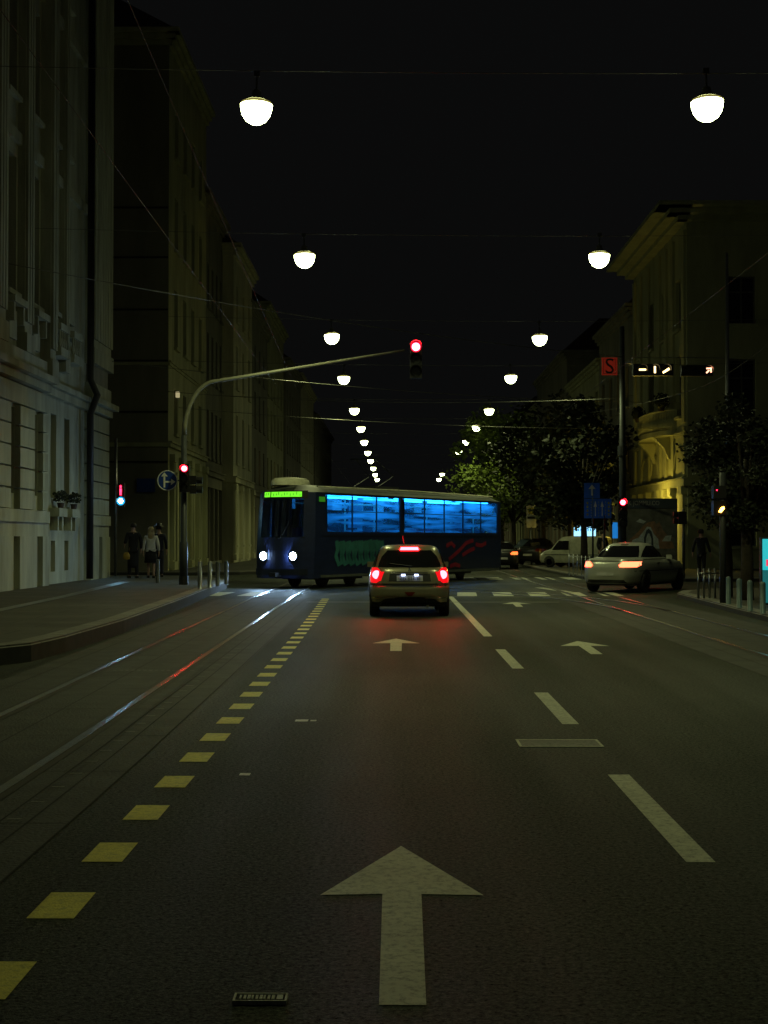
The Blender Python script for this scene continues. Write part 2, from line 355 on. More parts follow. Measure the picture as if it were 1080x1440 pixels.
# raised pavements with kerbs
def pavement(outline, kerbpath, h, name='pavement', kw=.28):
    struct(MB().prism(outline, -.01, h), name, 'pave')
    k = MB(); rows = []; n = len(kerbpath)
    for i, p in enumerate(kerbpath):
        a = Vector(kerbpath[max(0, i-1)]); b = Vector(kerbpath[min(n-1, i+1)]); d = (b-a).normalized(); nn = Vector((d.y, -d.x)); P = Vector(p)
        o = P+nn*.012; q = P-nn*kw
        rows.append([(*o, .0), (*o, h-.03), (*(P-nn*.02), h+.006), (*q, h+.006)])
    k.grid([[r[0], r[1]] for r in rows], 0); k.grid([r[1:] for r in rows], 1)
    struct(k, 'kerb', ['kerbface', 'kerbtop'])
LH = .24
kl = [(-60, 15.0), (-9, 15.2), (-6.2, 15.9), (-5.1, 16.6), (-4.62, 17.6), (-4.52, 19), (-4.5, 23), (-4.75, 30), (-5.1, 38), (-5.3, 43.5), (-5.55, 45.4), (-6.3, 47.6), (-7.6, 49.3), (-9.5, 50.2), (-60, 51)]
kerb_l = kl
pavement(kl, kl, LH)
kr = [(60, 41.5), (11, 40.6), (9, 39.8), (7.9, 38.6), (7.45, 37), (7.3, 34), (7.05, 29), (6.92, 25), (6.85, 18), (6.8, -15)]
pavement(kr+[(60, -15)], kr, .13)
kf = [(-60, 59.2), (-9, 59.4), (-6.8, 60.5), (-5.7, 62.5), (-5.4, 66), (-5.3, 400)]
pavement(kf+[(-60, 400)], [p for p in kf], .15)
kg = [(7.0, 400), (7.0, 90), (7.1, 60), (7.25, 54), (7.7, 52.3), (8.7, 51.2), (10.5, 50.8), (60, 50.4)]
pavement(kg+[(60, 400)], kg, .13)
st = MB(); st.grid([[(-7.35, 24, LH+.006), (-7.1, 24, LH+.006)], [(-7.7, 32, LH+.006), (-7.45, 32, LH+.006)], [(-8.45, 42.5, LH+.006), (-8.1, 42.5, LH+.006)]])
struct(st, 'smooth_paving_strip', 'strip')

# ------------------------------------------------------------------ road markings
def quad(mb, x0, x1, y0, y1, z=.003, dx0=0, dx1=0): mb.face([(x0+dx0, y0, z), (x1+dx0, y0, z), (x1+dx1, y1, z), (x0+dx1, y1, z)])
yd = MB()
for k in range(-3, 31):
    y1 = 6.125+k*1.0; y0 = y1-.42
    dr = 0 if y1 < 12 else -.014*(y1-12)-.0003*max(0, y1-20)**2
    quad(yd, -1.51+dr, -1.315+dr, y0, y1, .003)
struct(yd, 'tram_lane_dashes', 'yellow')
wl = MB()
for y0, y1 in ((22.2, 37.6), (16.7, 19.6), (11.7, 14.1), (6.72, 9.2), (1.6, 4.1)): quad(wl, 1.39, 1.53, y0, y1, .003)
struct(wl, 'lane_line', 'white')
def arrow(x, ytip, lean=0):
    a = MB(); z = .003
    p = [(0, 0), (-.355, -.97), (-.085, -.95), (-.082, -2.4), (.075, -2.4), (.085, -.95), (.355, -.97)]
    P = [(x+q[0]+lean*q[1], ytip+q[1], z) for q in p]
    a.face([P[0], P[1], P[2], P[5], P[6]]); a.face([P[2], P[3], P[4], P[5]])
    struct(a, 'road_arrow', 'white')
arrow(.025, 7.06); arrow(0, 21.7); arrow(2.75, 21.2, .02); arrow(2.9, 34.3, .03)
z1 = MB()
for k in range(-7, 5):
    if k in (-5, -4, -3, -2, -1): continue
    x = 1.93+k*1.0
    quad(z1, x-.27, x+.27, 37.9, 40.6, .003, 0, .12)
for k in range(-1, 4):
    x = 3.85+k*1.0; quad(z1, x-.27, x+.27, 53.4, 56.6, .003)
struct(z1, 'crosswalk', 'white')
s1 = MB(); quad(s1, 1.5, 2.1, 37.2, 37.45, .005); quad(s1, 2.5, 4.0, 37.2, 37.4, .005); quad(s1, 4.3, 5.3, 37.0, 37.2, .005); quad(s1, -2.2, 4.0, 34.1, 34.35, .005)
quad(s1, -4, 7, 47.9, 48.2, .005); quad(s1, -6, 7, 58.2, 58.5, .005)
struct(s1, 'stop_line', 'wornwhite')
pp = MB(); quad(pp, .92, 1.55, 10.42, 10.80, .003)
struct(pp, 'worn_paint_patch', 'wornwhite')
pb = MB(); 
for a in ((.92, 1.55, 10.42, 10.45), (.92, 1.55, 10.77, 10.80), (.92, .94, 10.45, 10.77), (1.53, 1.55, 10.45, 10.77)): quad(pb, *a, .005)
struct(pb, 'patch_outline', 'white')
sp = MB(); quad(sp, -.86, -.75, 11.85, 11.98, .003); quad(sp, -.73, -.68, 11.87, 11.95, .003); quad(sp, -1.03, -.96, 9.15, 9.24, .003); quad(sp, 5.15, 5.8, 18.6, 19.4, .004)
quad(sp, 3.6, 3.9, 40.9, 44.5, .003, 1.3, .8)
struct(sp, 'paint_specks', 'white')
hp = empty('access_cover', (-.455, 4.7, .012), 0, 'small rectangular metal cover set in the asphalt at the bottom of the view', 'cover')
c = MB(); c.box(-.085, .085, -.035, .035, -.01, 0); c.build('plate', 'joint', hp)
c = MB(); c.box(-.09, .09, -.04, -.034, -.01, .004); c.box(-.09, .09, .034, .04, -.01, .004); c.box(-.09, -.083, -.034, .034, -.01, .004); c.box(.083, .09, -.034, .034, -.01, .004)
for k in range(9):
    x = -.07+k*.0135
    c.box(x, x+.006+(k % 3)*.002, -.02, .02, 0, .004)
c.box(.055, .075, -.022, .022, 0, .004); c.build('rim', 'white', hp)

# ------------------------------------------------------------------ buildings
def wall(mb, O, U, N, w, h, ops, t=.28, mi=0, mr=0, z0=0):
    O = Vector(O); U = Vector(U); N = Vector(N); Z = Vector((0,0,1))
    us = sorted({0, w} | {o[0] for o in ops} | {o[1] for o in ops}); vs = sorted({z0, h} | {o[2] for o in ops} | {o[3] for o in ops})
    P = lambda u, v, d=0: O+U*u+Z*v-N*d
    flip = U.cross(Z).dot(N) < 0
    def q(a, m):
        mb.face(a[::-1] if flip else a, m)
    for i in range(len(us)-1):
        for j in range(len(vs)-1):
            um = (us[i]+us[i+1])/2; vm = (vs[j]+vs[j+1])/2
            if any(o[0] < um < o[1] and o[2] < vm < o[3] for o in ops): continue
            q([P(us[i], vs[j]), P(us[i+1], vs[j]), P(us[i+1], vs[j+1]), P(us[i], vs[j+1])], mi)
    for a, b, c, d in [o[:4] for o in ops]:
        q([P(a, c), P(a, c, t), P(b, c, t), P(b, c)][::-1], mr); q([P(a, d), P(b, d), P(b, d, t), P(a, d, t)][::-1], mr)
        q([P(a, c), P(a, d), P(a, d, t), P(a, c, t)][::-1], mr); q([P(b, c), P(b, c, t), P(b, d, t), P(b, d)][::-1], mr)
class Face:                       # local frame on a facade: u along, z up, d outward
    def __init__(s, O, U, N): s.O = Vector(O); s.U = Vector(U); s.N = Vector(N)
    def box(s, mb, u0, u1, d0, d1, z0, z1, mi=0):
        mt = Matrix(((s.U.x, s.N.x, 0, s.O.x), (s.U.y, s.N.y, 0, s.O.y), (0, 0, 1, s.O.z), (0, 0, 0, 1)))
        mb.box(u0, u1, d0, d1, z0, z1, mi, mt)
    def P(s, u, d, z): return s.O+s.U*u+s.N*d+Vector((0,0,z))
def window(fc, root, a, b, c, d, t=.28, pane='pane', mull=True, sill=True, transom=.68):
    f = MB(); e = .07
    for u0, u1, z0, z1 in ((a, a+e, c, d), (b-e, b, c, d), (a+e, b-e, c, c+e), (a+e, b-e, d-e, d)): fc.box(f, u0, u1, -t+.01, -t+.09, z0, z1)
    if mull: fc.box(f, (a+b)/2-.035, (a+b)/2+.035, -t+.015, -t+.08, c+e, d-e)
    if transom:
        zz = c+(d-c)*transom; fc.box(f, a+e, (a+b)/2-.04, -t+.017, -t+.078, zz-.03, zz+.03); fc.box(f, (a+b)/2+.04, b-e, -t+.017, -t+.078, zz-.03, zz+.03)
    w = f.build('window', 'frame', root)
    if sill: s = MB(); fc.box(s, a-.1, b+.1, -.02, .14, c-.13, c-.003); s.build('sill', root['m'], w)
    p = MB(); fc.box(p, a+.002, b-.002, -t-.03, -t+.02, c+.002, d-.002); p.build('pane', pane, w)
    return w
def shell(mb, x0, x1, y0, y1, H, front, mi=0):      # three plain walls and a lid behind the detailed front
    for f, pts in (('x0', [(x0,y0,0),(x0,y1,0),(x0,y1,H),(x0,y0,H)]), ('x1', [(x1,y1,0),(x1,y0,0),(x1,y0,H),(x1,y1,H)]),
                   ('y0', [(x0,y0,0),(x1,y0,0),(x1,y0,H),(x0,y0,H)]), ('y1', [(x1,y1,0),(x0,y1,0),(x0,y1,H),(x1,y1,H)])):
        if f not in front: mb.face(pts[::-1] if f in ('x0',) else pts, mi)
    mb.face([(x0,y0,H),(x1,y0,H),(x1,y1,H),(x0,y1,H)], mi)
def building(name, label, side, xf, y0, y1, H, floors, bay, ww, m, mside=None, depth=22, bands=(), cornice=.6, courses=None, roofh=2.5, lit=(), mr=None, sidewins=None, pil=False, dim=()):
    root = empty(name, (0,0,0), 0, label, 'building'); root['m'] = m
    N = (1,0,0) if side < 0 else (-1,0,0); fc = Face((xf, y0, 0), (0,1,0), N); L = y1-y0
    n = max(1, int(L/bay)); off = (L-n*bay)/2
    ops = []
    for fi, (c, d, wf) in enumerate(floors):
        for k in range(n):
            u = off+(k+.5)*bay; ops.append((u-ww*wf/2, u+ww*wf/2, c, d, fi, k))
    w = MB(); wall(w, (xf, y0, 0), (0,1,0), N, L, H, ops)
    xb = xf-depth if side < 0 else xf+depth
    x0, x1 = min(xf, xb), max(xf, xb)
    skip = ['x1' if side < 0 else 'x0']
    sops = []
    if sidewins:
        sops = sidewins; skip.append('y0')
        if side < 0: wall(w, (xf, y0, 0), (-1,0,0), (0,-1,0), depth, H, sops)
        else: wall(w, (xf, y0, 0), (1,0,0), (0,-1,0), depth, H, sops)
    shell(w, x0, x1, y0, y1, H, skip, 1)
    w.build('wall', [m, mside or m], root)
    for i, o in enumerate(ops):
        window(fc, root, *o[:4], pane='litpane' if (o[4], o[5]) in lit else ('dimpane' if (o[4], o[5]) in dim else 'pane'), sill=o[2] > 1)
    if sops:
        f2 = Face((xf, y0, 0), (-1 if side < 0 else 1, 0, 0), (0,-1,0))
        for o in sops: window(f2, root, *o[:4])
    for z, h, pr in bands:
        b = MB(); fc.box(b, -.05, L+.0, 0, pr, z, z+h); fc.box(b, -.08, L+.0, 0, pr+.07, z+h, z+h+.07)
        x2 = -depth*.9
        (lambda g: g.box(b, -pr, depth*.9, 0, pr, z, z+h))(Face((xf, y0, 0), (-1 if side < 0 else 1, 0, 0), (0,-1,0)))
        b.build('string_course', m, root)
    c = MB()
    for i, (p, hh) in enumerate(((.25, .25), (.5, .22), (.8, .2))):
        pz = H-.67+i*.23; fc.box(c, -p*cornice, L, 0, p*cornice, pz, pz+hh)
        Face((xf, y0, 0), (-1 if side < 0 else 1, 0, 0), (0,-1,0)).box(c, -p*cornice+.003, depth*.9, 0, p*cornice-.004, pz, pz+hh-.004)
    c.build('cornice', m, root)
    if pil:
        for k in range(n+1):
            u = off+k*bay; p = MB(); fc.box(p, u-.3, u+.3, 0, .14, pil[0], pil[1])
            for q in range(4): fc.box(p, u-.26+q*.15, u-.19+q*.15, .14, .19, pil[0]+.4, pil[1]-.4)
            fc.box(p, u-.38, u+.38, 0, .24, pil[0]-.001, pil[0]+.35); fc.box(p, u-.38, u+.38, 0, .24, pil[1]-.35, pil[1])
            p.build('pilaster', m, root)
    if courses:
        cs = MB(); z = courses[0]
        while z+courses[2] <= courses[1]:
            free = [(0, L)]
            for o in ops:
                if o[2] < z+courses[2] and o[3] > z:
                    nf = []
                    for a, b in free:
                        if o[0] > a and o[1] < b: nf += [(a, o[0]-.12), (o[1]+.12, b)]
                        else: nf.append((a, b))
                    free = nf
            for a, b in free: fc.box(cs, a+.002, b-.002, 0, .06, z, z+courses[2]-.06)
            z += courses[2]
        cs.build('rusticated_stonework', m, root)
    if roofh:
        r = MB(); xi = xf+(-3 if side < 0 else 3); H2 = H+.02
        r.face([(xf+(.3 if side < 0 else -.3), y0-.2, H2), (xf+(.3 if side < 0 else -.3), y1, H2), (xi, y1, H2+roofh), (xi, y0+2.5, H2+roofh)])
        r.face([(xi, y1, H2+roofh), (xb, y1, H2+roofh), (xb, y0+2.5, H2+roofh), (xi, y0+2.5, H2+roofh)])
        r.face([(xf+(.3 if side < 0 else -.3), y0-.2, H2), (xi, y0+2.5, H2+roofh), (xb, y0+2.5, H2+roofh), (xb, y0-.2, H2)])
        r.build('roof', 'roof', root)
    return root
# left near building, stone with fluted corner bay, custom
def near_building():
    root = empty('stone_building', (0,0,0), 0, 'tall grey stone building with rusticated base and fluted pilasters, nearest on the left', 'building'); root['m'] = 'stoneA'
    xf, y0, y1, H = -10.0, 14.0, 47.5, 24.0; L = y1-y0; fc = Face((xf, y0, 0), (0,1,0), (1,0,0)); U = lambda Y: Y-y0
    ops = []; pan = []
    wy = [17, 20.2, 23.4, 26.6, 29.8, 33.2, 35.95, 38.3]
    for y in wy:
        ops += [(U(y-.42), U(y+.42), 2.75, 5.0), (U(y-.5), U(y+.5), 8.0, 11.6), (U(y-.5), U(y+.5), 13.2, 16.2), (U(y-.5), U(y+.5), 17.8, 20.4), (U(y-.28), U(y+.28), .65, 1.45)]
    for y in (40.55, 42.2):
        ops += [(U(y-.33), U(y+.33), 2.75, 5.2), (U(y-.33), U(y+.33), 8.2, 11.4), (U(y-.33), U(y+.33), 13.2, 16.0), (U(y-.33), U(y+.33), 17.8, 20.2), (U(y-.25), U(y+.25), .6, 1.5)]
    ops += [(U(46-.22), U(46+.22), .65, 1.5)]
    w = MB(); wall(w, (xf, y0, 0), (0,1,0), (1,0,0), L, H, ops, .35); shell(w, xf-24, xf, y0, y1, H, ['x1'], 1); w.build('wall', ['stoneA', 'darkrender'], root)
    for o in ops: window(fc, root, *o, t=.35, sill=o[2] > 5, mull=o[3]-o[2] > 1.2, transom=.68 if o[3]-o[2] > 1.2 else 0)
    # rusticated courses, proud of the wall
    cs = MB()
    secs = [(0, U(39.3), .16), (U(44.55), U(47.5), .2)]
    for (s0, s1, pr) in secs:
        z = 2.35
        fc.box(cs, s0, s1, 0, pr+.06, 2.0, 2.32)
        fc.box(cs, s0, s1, 0, pr, 1.62, 2.0)
        while z < 5.6:
            free = [(s0, s1)]
            for o in ops:
                if o[2] < z+.5 and o[3] > z+.02:
                    nf = []
                    for a, b in free: nf += [(a, o[0]-.02), (o[1]+.02, b)] if o[0] > a and o[1] < b else [(a, b)]
                    free = nf
            for a, b in free: fc.box(cs, a, b, 0, pr, z, z+.5)
            z += .55
        zz = .0
        free = [(s0, s1)]
        for o in ops:
            if o[3] < 1.6:
                nf = []
                for a, b in free: nf += [(a, o[0]-.02), (o[1]+.02, b)] if o[0] > a and o[1] < b else [(a, b)]
                free = nf
        for a, b in free: fc.box(cs, a, b, 0, pr+.04, .2, 1.62)
    cs.build('rusticated_stonework', 'stoneA', root)
    c = MB(); fc.box(c, 0, U(39.35), 0, .26, 5.68, 5.9); fc.box(c, 0, U(39.45), 0, .42, 5.92, 6.1); fc.box(c, U(39.36), U(44.5), 0, .14, 5.68, 5.9); fc.box(c, U(39.46), U(44.45), 0, .24, 5.92, 6.08)
    fc.box(c, U(44.5), U(47.6), 0, .3, 5.68, 5.9); fc.box(c, U(44.46), U(47.85), 0, .46, 5.92, 6.1); fc.box(c, U(44.6), U(47.5), .0, .26, 6.11, 6.6); fc.box(c, 0, U(39.3), 0, .24, 6.11, 6.5)
    c.build('cornice', 'stoneA', root)
    for z in (11.95, 16.7):
        c = MB(); fc.box(c, 0, U(44.5), 0, .12, z, z+.3); c.build('string_course', 'stoneA', root)
    # fluted piers
    def pier(a, b, z0, z1, pr, nf):
        p = MB(); fc.box(p, U(a)-.06, U(b)+.06, 0, pr+.08, z0, z0+.5); fc.box(p, U(a), U(b), 0, pr, z0+.5, z1)
        st_ = (b-a)/nf
        for q in range(nf): fc.box(p, U(a)+q*st_+.04, U(a)+(q+1)*st_-.04, pr, pr+.07, z0+.8, z1-.3)
        p.build('fluted_pier', 'stoneA', root)
    pier(44.6, 47.45, 7.2, 23.0, .26, 7)
    c = MB(); fc.box(c, U(44.75), U(47.3), 0, .18, 6.6, 7.2); c.build('pedestal_panel', 'stoneA2', root)
    for a in (18.1, 21.3, 24.5, 27.8, 31.0, 34.05, 36.6): pier(a, a+.75, 6.5, 22.5, .2, 3)
    pier(38.95, 39.55, 6.1, 22.5, .3, 2); pier(41.15, 41.6, 6.5, 22.5, .15, 2)
    for y in (33.2, 35.95, 38.3):
        b = MB(); fc.box(b, U(y-.62), U(y+.62), 0, .3, 7.62, 7.8); fc.box(b, U(y-.5), U(y-.38), 0, .24, 7.15, 7.62); fc.box(b, U(y+.38), U(y+.5), 0, .24, 7.15, 7.62); fc.box(b, U(y-.35), U(y+.35), 0, .08, 6.75, 7.5)
        b.build('window_bracket', 'stoneA', root)
    for y in (40.55, 42.2):
        b = MB(); fc.box(b, U(y-.5), U(y+.5), 0, .3, 2.2, 2.45); fc.box(b, U(y-.35), U(y-.2), 0, .22, 1.8, 2.2); fc.box(b, U(y+.2), U(y+.35), 0, .22, 1.8, 2.2); b.build('window_bracket', 'stoneA', root)
        b = MB(); fc.box(b, U(y-.55), U(y+.55), 0, .35, 7.6, 7.8)
        for q in range(5): b.lathe([(.03, 0), (.06, .15), (.03, .3), (.03, .5)], fc.P(U(y-.45+q*.225), .28, 7.1), 8)
        fc.box(b, U(y-.55), U(y+.55), 0, .35, 6.85, 7.1); b.build('balustrade', 'stoneA', root)
    g = MB(); g.tube([(xf+.34, 43.9, .3), (xf+.34, 43.9, 5.5), (xf+.56, 43.9, 6.1), (xf+.34, 43.9, 6.6), (xf+.34, 43.9, 22)], .11, 10); g.build('drainpipe', 'black', root, True)
    c = MB(); fc.box(c, 0, L+.3, 0, .5, 22.6, 23.1); fc.box(c, 0, L+.6, 0, .8, 23.1, 23.5); c.build('cornice', 'stoneA', root)
    return root
near_building()
# plant pots on the two ledges
for i, (y, lb) in enumerate(((40.55, 'nearer'), (42.2, 'farther'))):
    root = empty('window_plant', (-9.78, y, 2.45), 0, f'small bushy plant on the {lb} window ledge of the grey stone building', 'plant', 'plants on the window ledges')
    MB().lathe([(.08, 0), (.11, .16), (.12, .16)], seg=12).build('pot', 'roof', root)
    b = MB()
    for k in range(160):
        a = random.random()*6.28; r = random.random()**.5*.3; z = .2+random.random()*.35*(1-r); p = Vector((r*math.cos(a)*.7, r*math.sin(a), z))
        u = Vector((random.gauss(0,1), random.gauss(0,1), random.gauss(0,1))).normalized()*.05; v = u.orthogonal().normalized()*.03
        b.face([p-u, p+v, p+u, p-v])
    b.build('foliage', 'leafdk', root)
b2 = building('corner_house', 'ochre corner house with a dark banded side wall, left side beyond the side street', -1, -10.0, 61, 73, 24,
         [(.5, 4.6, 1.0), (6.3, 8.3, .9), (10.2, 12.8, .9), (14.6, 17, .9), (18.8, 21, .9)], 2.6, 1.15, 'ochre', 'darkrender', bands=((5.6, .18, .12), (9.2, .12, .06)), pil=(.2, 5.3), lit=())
bb = MB()
for z in (4.9, 7.1, 9.35, 11.6, 13.9, 16.1): bb.box(-32, -10.02, 60.93, 60.998, z, z+.07)
bb.build('wall_joint', 'joint', b2)
l = MB(); l.box(-9.95, -9.8, 62.7, 62.95, 7.95, 8.2); l.build('lit_fanlight', 'litpane', b2)
building('row_house', 'recessed dark-fronted house between the ochre corner house and the cream house on the left', -1, -10.25, 73, 82, 20,
         [(.3, 4.4, 1.6), (6.0, 8.6, .8), (10.2, 12.8, .8), (14.2, 16.6, .8)], 1.8, 1.0, 'darkrender', bands=((5.0, .25, .15),))
building('row_house', 'cream rendered house with tall plain piers, brightest on the left beyond the side street', -1, -9.6, 82, 92.5, 19,
         [(1.2, 4.3, .7), (6.1, 9.0, .9), (10.6, 13.2, .9), (14.6, 16.8, .9)], 3.4, 1.1, 'cream', bands=((4.9, .3, .18),), pil=(.3, 4.8))
ldesc = ['dark grey house right behind the cream house on the left', 'grey house on the left whose front stands behind the tram roof', 'distant left-hand house, third beyond the cream house', 'distant left-hand house, fourth beyond the cream house', 'farthest house visible on the left side of the street']
for i, (a, b, H, m_) in enumerate(((92.5, 108, 17.5, 'plain'), (108, 126, 20, 'ochre'), (126, 146, 18, 'plain'), (146, 172, 19, 'cream'), (172, 215, 17, 'plain'))):
    building('row_house', ldesc[i], -1, -10-.2*(i % 2), a, b, H, [(.8, 3.8, 1), (5.6, 8, .9), (9.5, 12, .9), (13, 15.3, .9)], 3.2, 1.2, m_, bands=((4.6, .25, .15),), dim=((0, 1), (1, 2)))
# right side
b5 = building('corner_building', 'pale yellow corner building with a curved balcony and deep eaves, nearest on the right', 1, 14.0, 67, 82, 17.5,
         [(5.2-.9, 5.4, .001)] if False else [(7.6, 10.6, 1.0), (11.9, 14.4, 1.0)], 3.6, 1.25, 'yrender', 'cream', bands=((4.1, .35, .25), (6.6, .12, .08)), cornice=2.0, roofh=.9,
         sidewins=[(2+3.2*k, 3.3+3.2*k, c, d) for k in range(6) for c, d in ((1.2, 3.6), (7.4, 10.2), (11.9, 14.2))])
g = Face((14.0, 67, 0), (0,1,0), (-1,0,0))
for k, u in enumerate((.5, 3.2, 5.0, 6.8, 10.0, 12.4, 14.4)):
    p = MB(); g.box(p, u-.32, u+.32, 0, .22, .15, 4.1); g.box(p, u-.4, u+.4, 0, .3, 3.7, 4.095); g.box(p, u-.28, u+.28, 0, .12, 4.6, 7.0); g.box(p, u-.28, u+.28, 0, .12, 7.2, 16.5); p.build('pilaster', 'yrender', b5)
# arch recesses between the pilasters
for u in (1.85, 8.4, 11.2):
    p = MB()
    for q in range(12):
        t0, t1 = math.pi*q/12, math.pi*(q+1)/12
        for rr in ((.95, 1.12),):
            a = [g.P(u+rr[0]*math.cos(t0), .09, 5.0+rr[0]*math.sin(t0)), g.P(u+rr[1]*math.cos(t0), .09, 5.0+rr[1]*math.sin(t0)), g.P(u+rr[1]*math.cos(t1), .09, 5.0+rr[1]*math.sin(t1)), g.P(u+rr[0]*math.cos(t1), .09, 5.0+rr[0]*math.sin(t1))]
            p.face(a); p.face([v+Vector((.09, 0, 0)) for v in a]); p.face([a[0], a[3], a[3]+Vector((.09,0,0)), a[0]+Vector((.09,0,0))]); p.face([a[1], a[2], a[2]+Vector((.09,0,0)), a[1]+Vector((.09,0,0))])
    p.build('arch_moulding', 'yrender', b5)
# curved balcony
bl = MB(); pts = []
for q in range(17):
    t = math.pi*q/16; pts.append((14-1.05*math.sin(t)-.05, 73.2-3.6*math.cos(t)))
bl.prism([(p[0], p[1]) for p in pts], 6.75, 7.0); bl.build('balcony_slab', 'yrender', b5)
rl = MB(); rl.tube([(p[0]+.06, p[1], 8.0) for p in pts], .06, 8)
for q in range(len(pts)-1):
    for s_ in (0, .33, .66):
        x = pts[q][0]*(1-s_)+pts[q+1][0]*s_+.06; y = pts[q][1]*(1-s_)+pts[q+1][1]*s_
        rl.lathe([(.04, 0), (.075, .2), (.075, .35), (.03, .6), (.05, .98)], (x, y, 7.0), 8)
rl.build('balcony_balustrade', 'yrender', b5)
cb = MB()
for y in (71, 75.4):
    cb = MB(); cb.prism([(13.1, 6.7), (14, 6.7), (14, 5.6), (13.85, 5.6), (13.6, 6.2)][::-1], y-.2, y+.2, plane='xz')
    cb.build('balcony_bracket', 'yrender', b5)
for i, (y, rr, lb) in enumerate(((69.9, .5, 'right'), (76.5, .42, 'left'))):
    root = empty('balcony_plant', (13.3, y, 7.95), 0, f'dark bushy plant at the {lb} end of the curved balcony', 'plant', 'plants on the curved balcony')
    MB().lathe([(.14, 0), (.2, .25)], seg=12).build('pot', 'roof', root)
    b = MB()
    for k in range(260):
        u = Vector((random.gauss(0,1), random.gauss(0,1), random.gauss(0,1))).normalized(); p = u*rr*random.random()**.4+Vector((0,0,.5))
        w_ = u.orthogonal().normalized()*.09; v = u.cross(w_).normalized()*.06; b.face([p-w_, p+v, p+w_, p-v])
    b.build('foliage', 'leafdk', root)
rdesc = ['grey house with a steep gable line behind the tall pole on the right', 'dark right-hand house standing behind the street trees', 'distant right-hand house, second behind the trees', 'distant right-hand house, third behind the trees', 'farthest house visible on the right side of the street']
for i, (a, b, H, m_) in enumerate(((82.5, 96, 15.5, 'plain'), (96, 114, 14, 'ochre'), (114, 138, 17, 'plain'), (138, 168, 15, 'ochre'), (168, 215, 16, 'plain'))):
    building('row_house', rdesc[i], 1, 14+.2*(i % 2), a, b, H, [(.6, 3.8, 1.3), (5.6, 8, .9), (9.5, 12, .9)], 3.2, 1.4, m_, bands=((4.5, .25, .15),), dim=((0, 0), (0, 1), (0, 2), (0, 3), (0, 4), (1, 2)), roofh=3)
# closing the far end of the street
building('row_house', 'dark building closing off the far end of the street', -1, -3, 262, 275, 9, [(1, 3, 1)], 4, 1.2, 'plain', depth=60, roofh=1)

# ------------------------------------------------------------------ hanging street lamps and span wires
lamp0 = empty('hanging_lamp', (0,0,0))
def lamp_parts(root):
    MB().lathe([(.001, -.34), (.09, -.33), (.18, -.275), (.245, -.18), (.275, -.07), (.28, 0), (.001, .0)], seg=32).build('bowl', 'lampbowl', root, True)
    MB().lathe([(.20, .076), (.19, .09), (.17, .11), (.09, .15), (.07, .25), (.045, .27)], seg=32).build('housing', 'lampcap', root, True)
    MB().lathe([(.283, .004), (.262, .045), (.2, .075)], seg=32, cap=False).build('halo_skirt', 'lamphalo', root, True)
    MB().tube([(0,0,.27), (0,0,.52)], .018, 8).build('stem', 'dgrey', root)
    MB().box(-.05, .05, -.03, .03, .5, .6).build('cable_clamp', 'dgrey', root)
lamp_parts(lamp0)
LD = bpy.data.lights.new('lamp_light', 'SPOT'); LD.energy = 470; LD.color = (.92, 1, .42); LD.spot_size = R(140); LD.spot_blend = .5; LD.shadow_soft_size = .02
LYS = [10.3, 24.3, 37.4, 52.1, 65.5, 81.5, 94.5, 108, 121, 135, 149, 163, 176]
first = True
LD2 = LD.copy(); LD2.energy = 150  # dimmer light for the unseen lamp pair added to brighten the near road
def spanwire(p0, p1, sag, r=.008, label='', n=24, m='chain', group=None, name='span_wire'):
    p0 = Vector(p0); p1 = Vector(p1); pts = []
    for i in range(n+1):
        t = i/n; p = p0.lerp(p1, t); p.z -= sag*4*t*(1-t); pts.append(p)
    o = MB().tube(pts, r, 6); o = o.build(name, m, None, True); tag(o, label, 'wire', group); return o
for i, Y in list(enumerate(LYS))[1:]+[(0, LYS[0])]:
    for sd, x in (('left', -2.42), ('right', 5.42)):
        if sd == 'right' and i in (9, 10): continue
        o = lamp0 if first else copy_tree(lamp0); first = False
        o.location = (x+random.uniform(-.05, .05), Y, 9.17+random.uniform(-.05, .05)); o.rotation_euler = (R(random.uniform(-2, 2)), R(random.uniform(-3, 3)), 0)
        if o == lamp0: sp_ = bpy.data.objects.new('lamp_light', LD); COL.objects.link(sp_); sp_.parent = o; sp_.location = (0, 0, -.385)
        if i == 0:
            for c_ in o.children:
                if c_.type == 'LIGHT': c_.data = LD2
                elif c_.name.startswith('bowl'): c_.data = c_.data.copy(); c_.data.materials[0] = M['lampfill']
        nth = 'nearest' if i == 1 else ORD[max(0, i-1)]+'-nearest'
        tag(o, f'white glowing bowl lamp hanging over the road, {nth} in the {sd} row' if i else f'bowl lamp of the {sd} row hanging above the top of the view', 'street lamp', 'bowl lamps hanging in two rows over the street')
    nth = 'nearest' if i == 1 else ORD[max(0, i-1)]+'-nearest'
    spanwire((-10.0, Y, 9.95), (14 if Y > 66 else 22, Y, 9.95), .25, .007 if i < 4 else .01, 'thin cable above the top of the view carrying the two added lamps' if i == 0 else f'thin cable across the street carrying the {nth} pair of hanging lamps', group='cables carrying the hanging lamps')

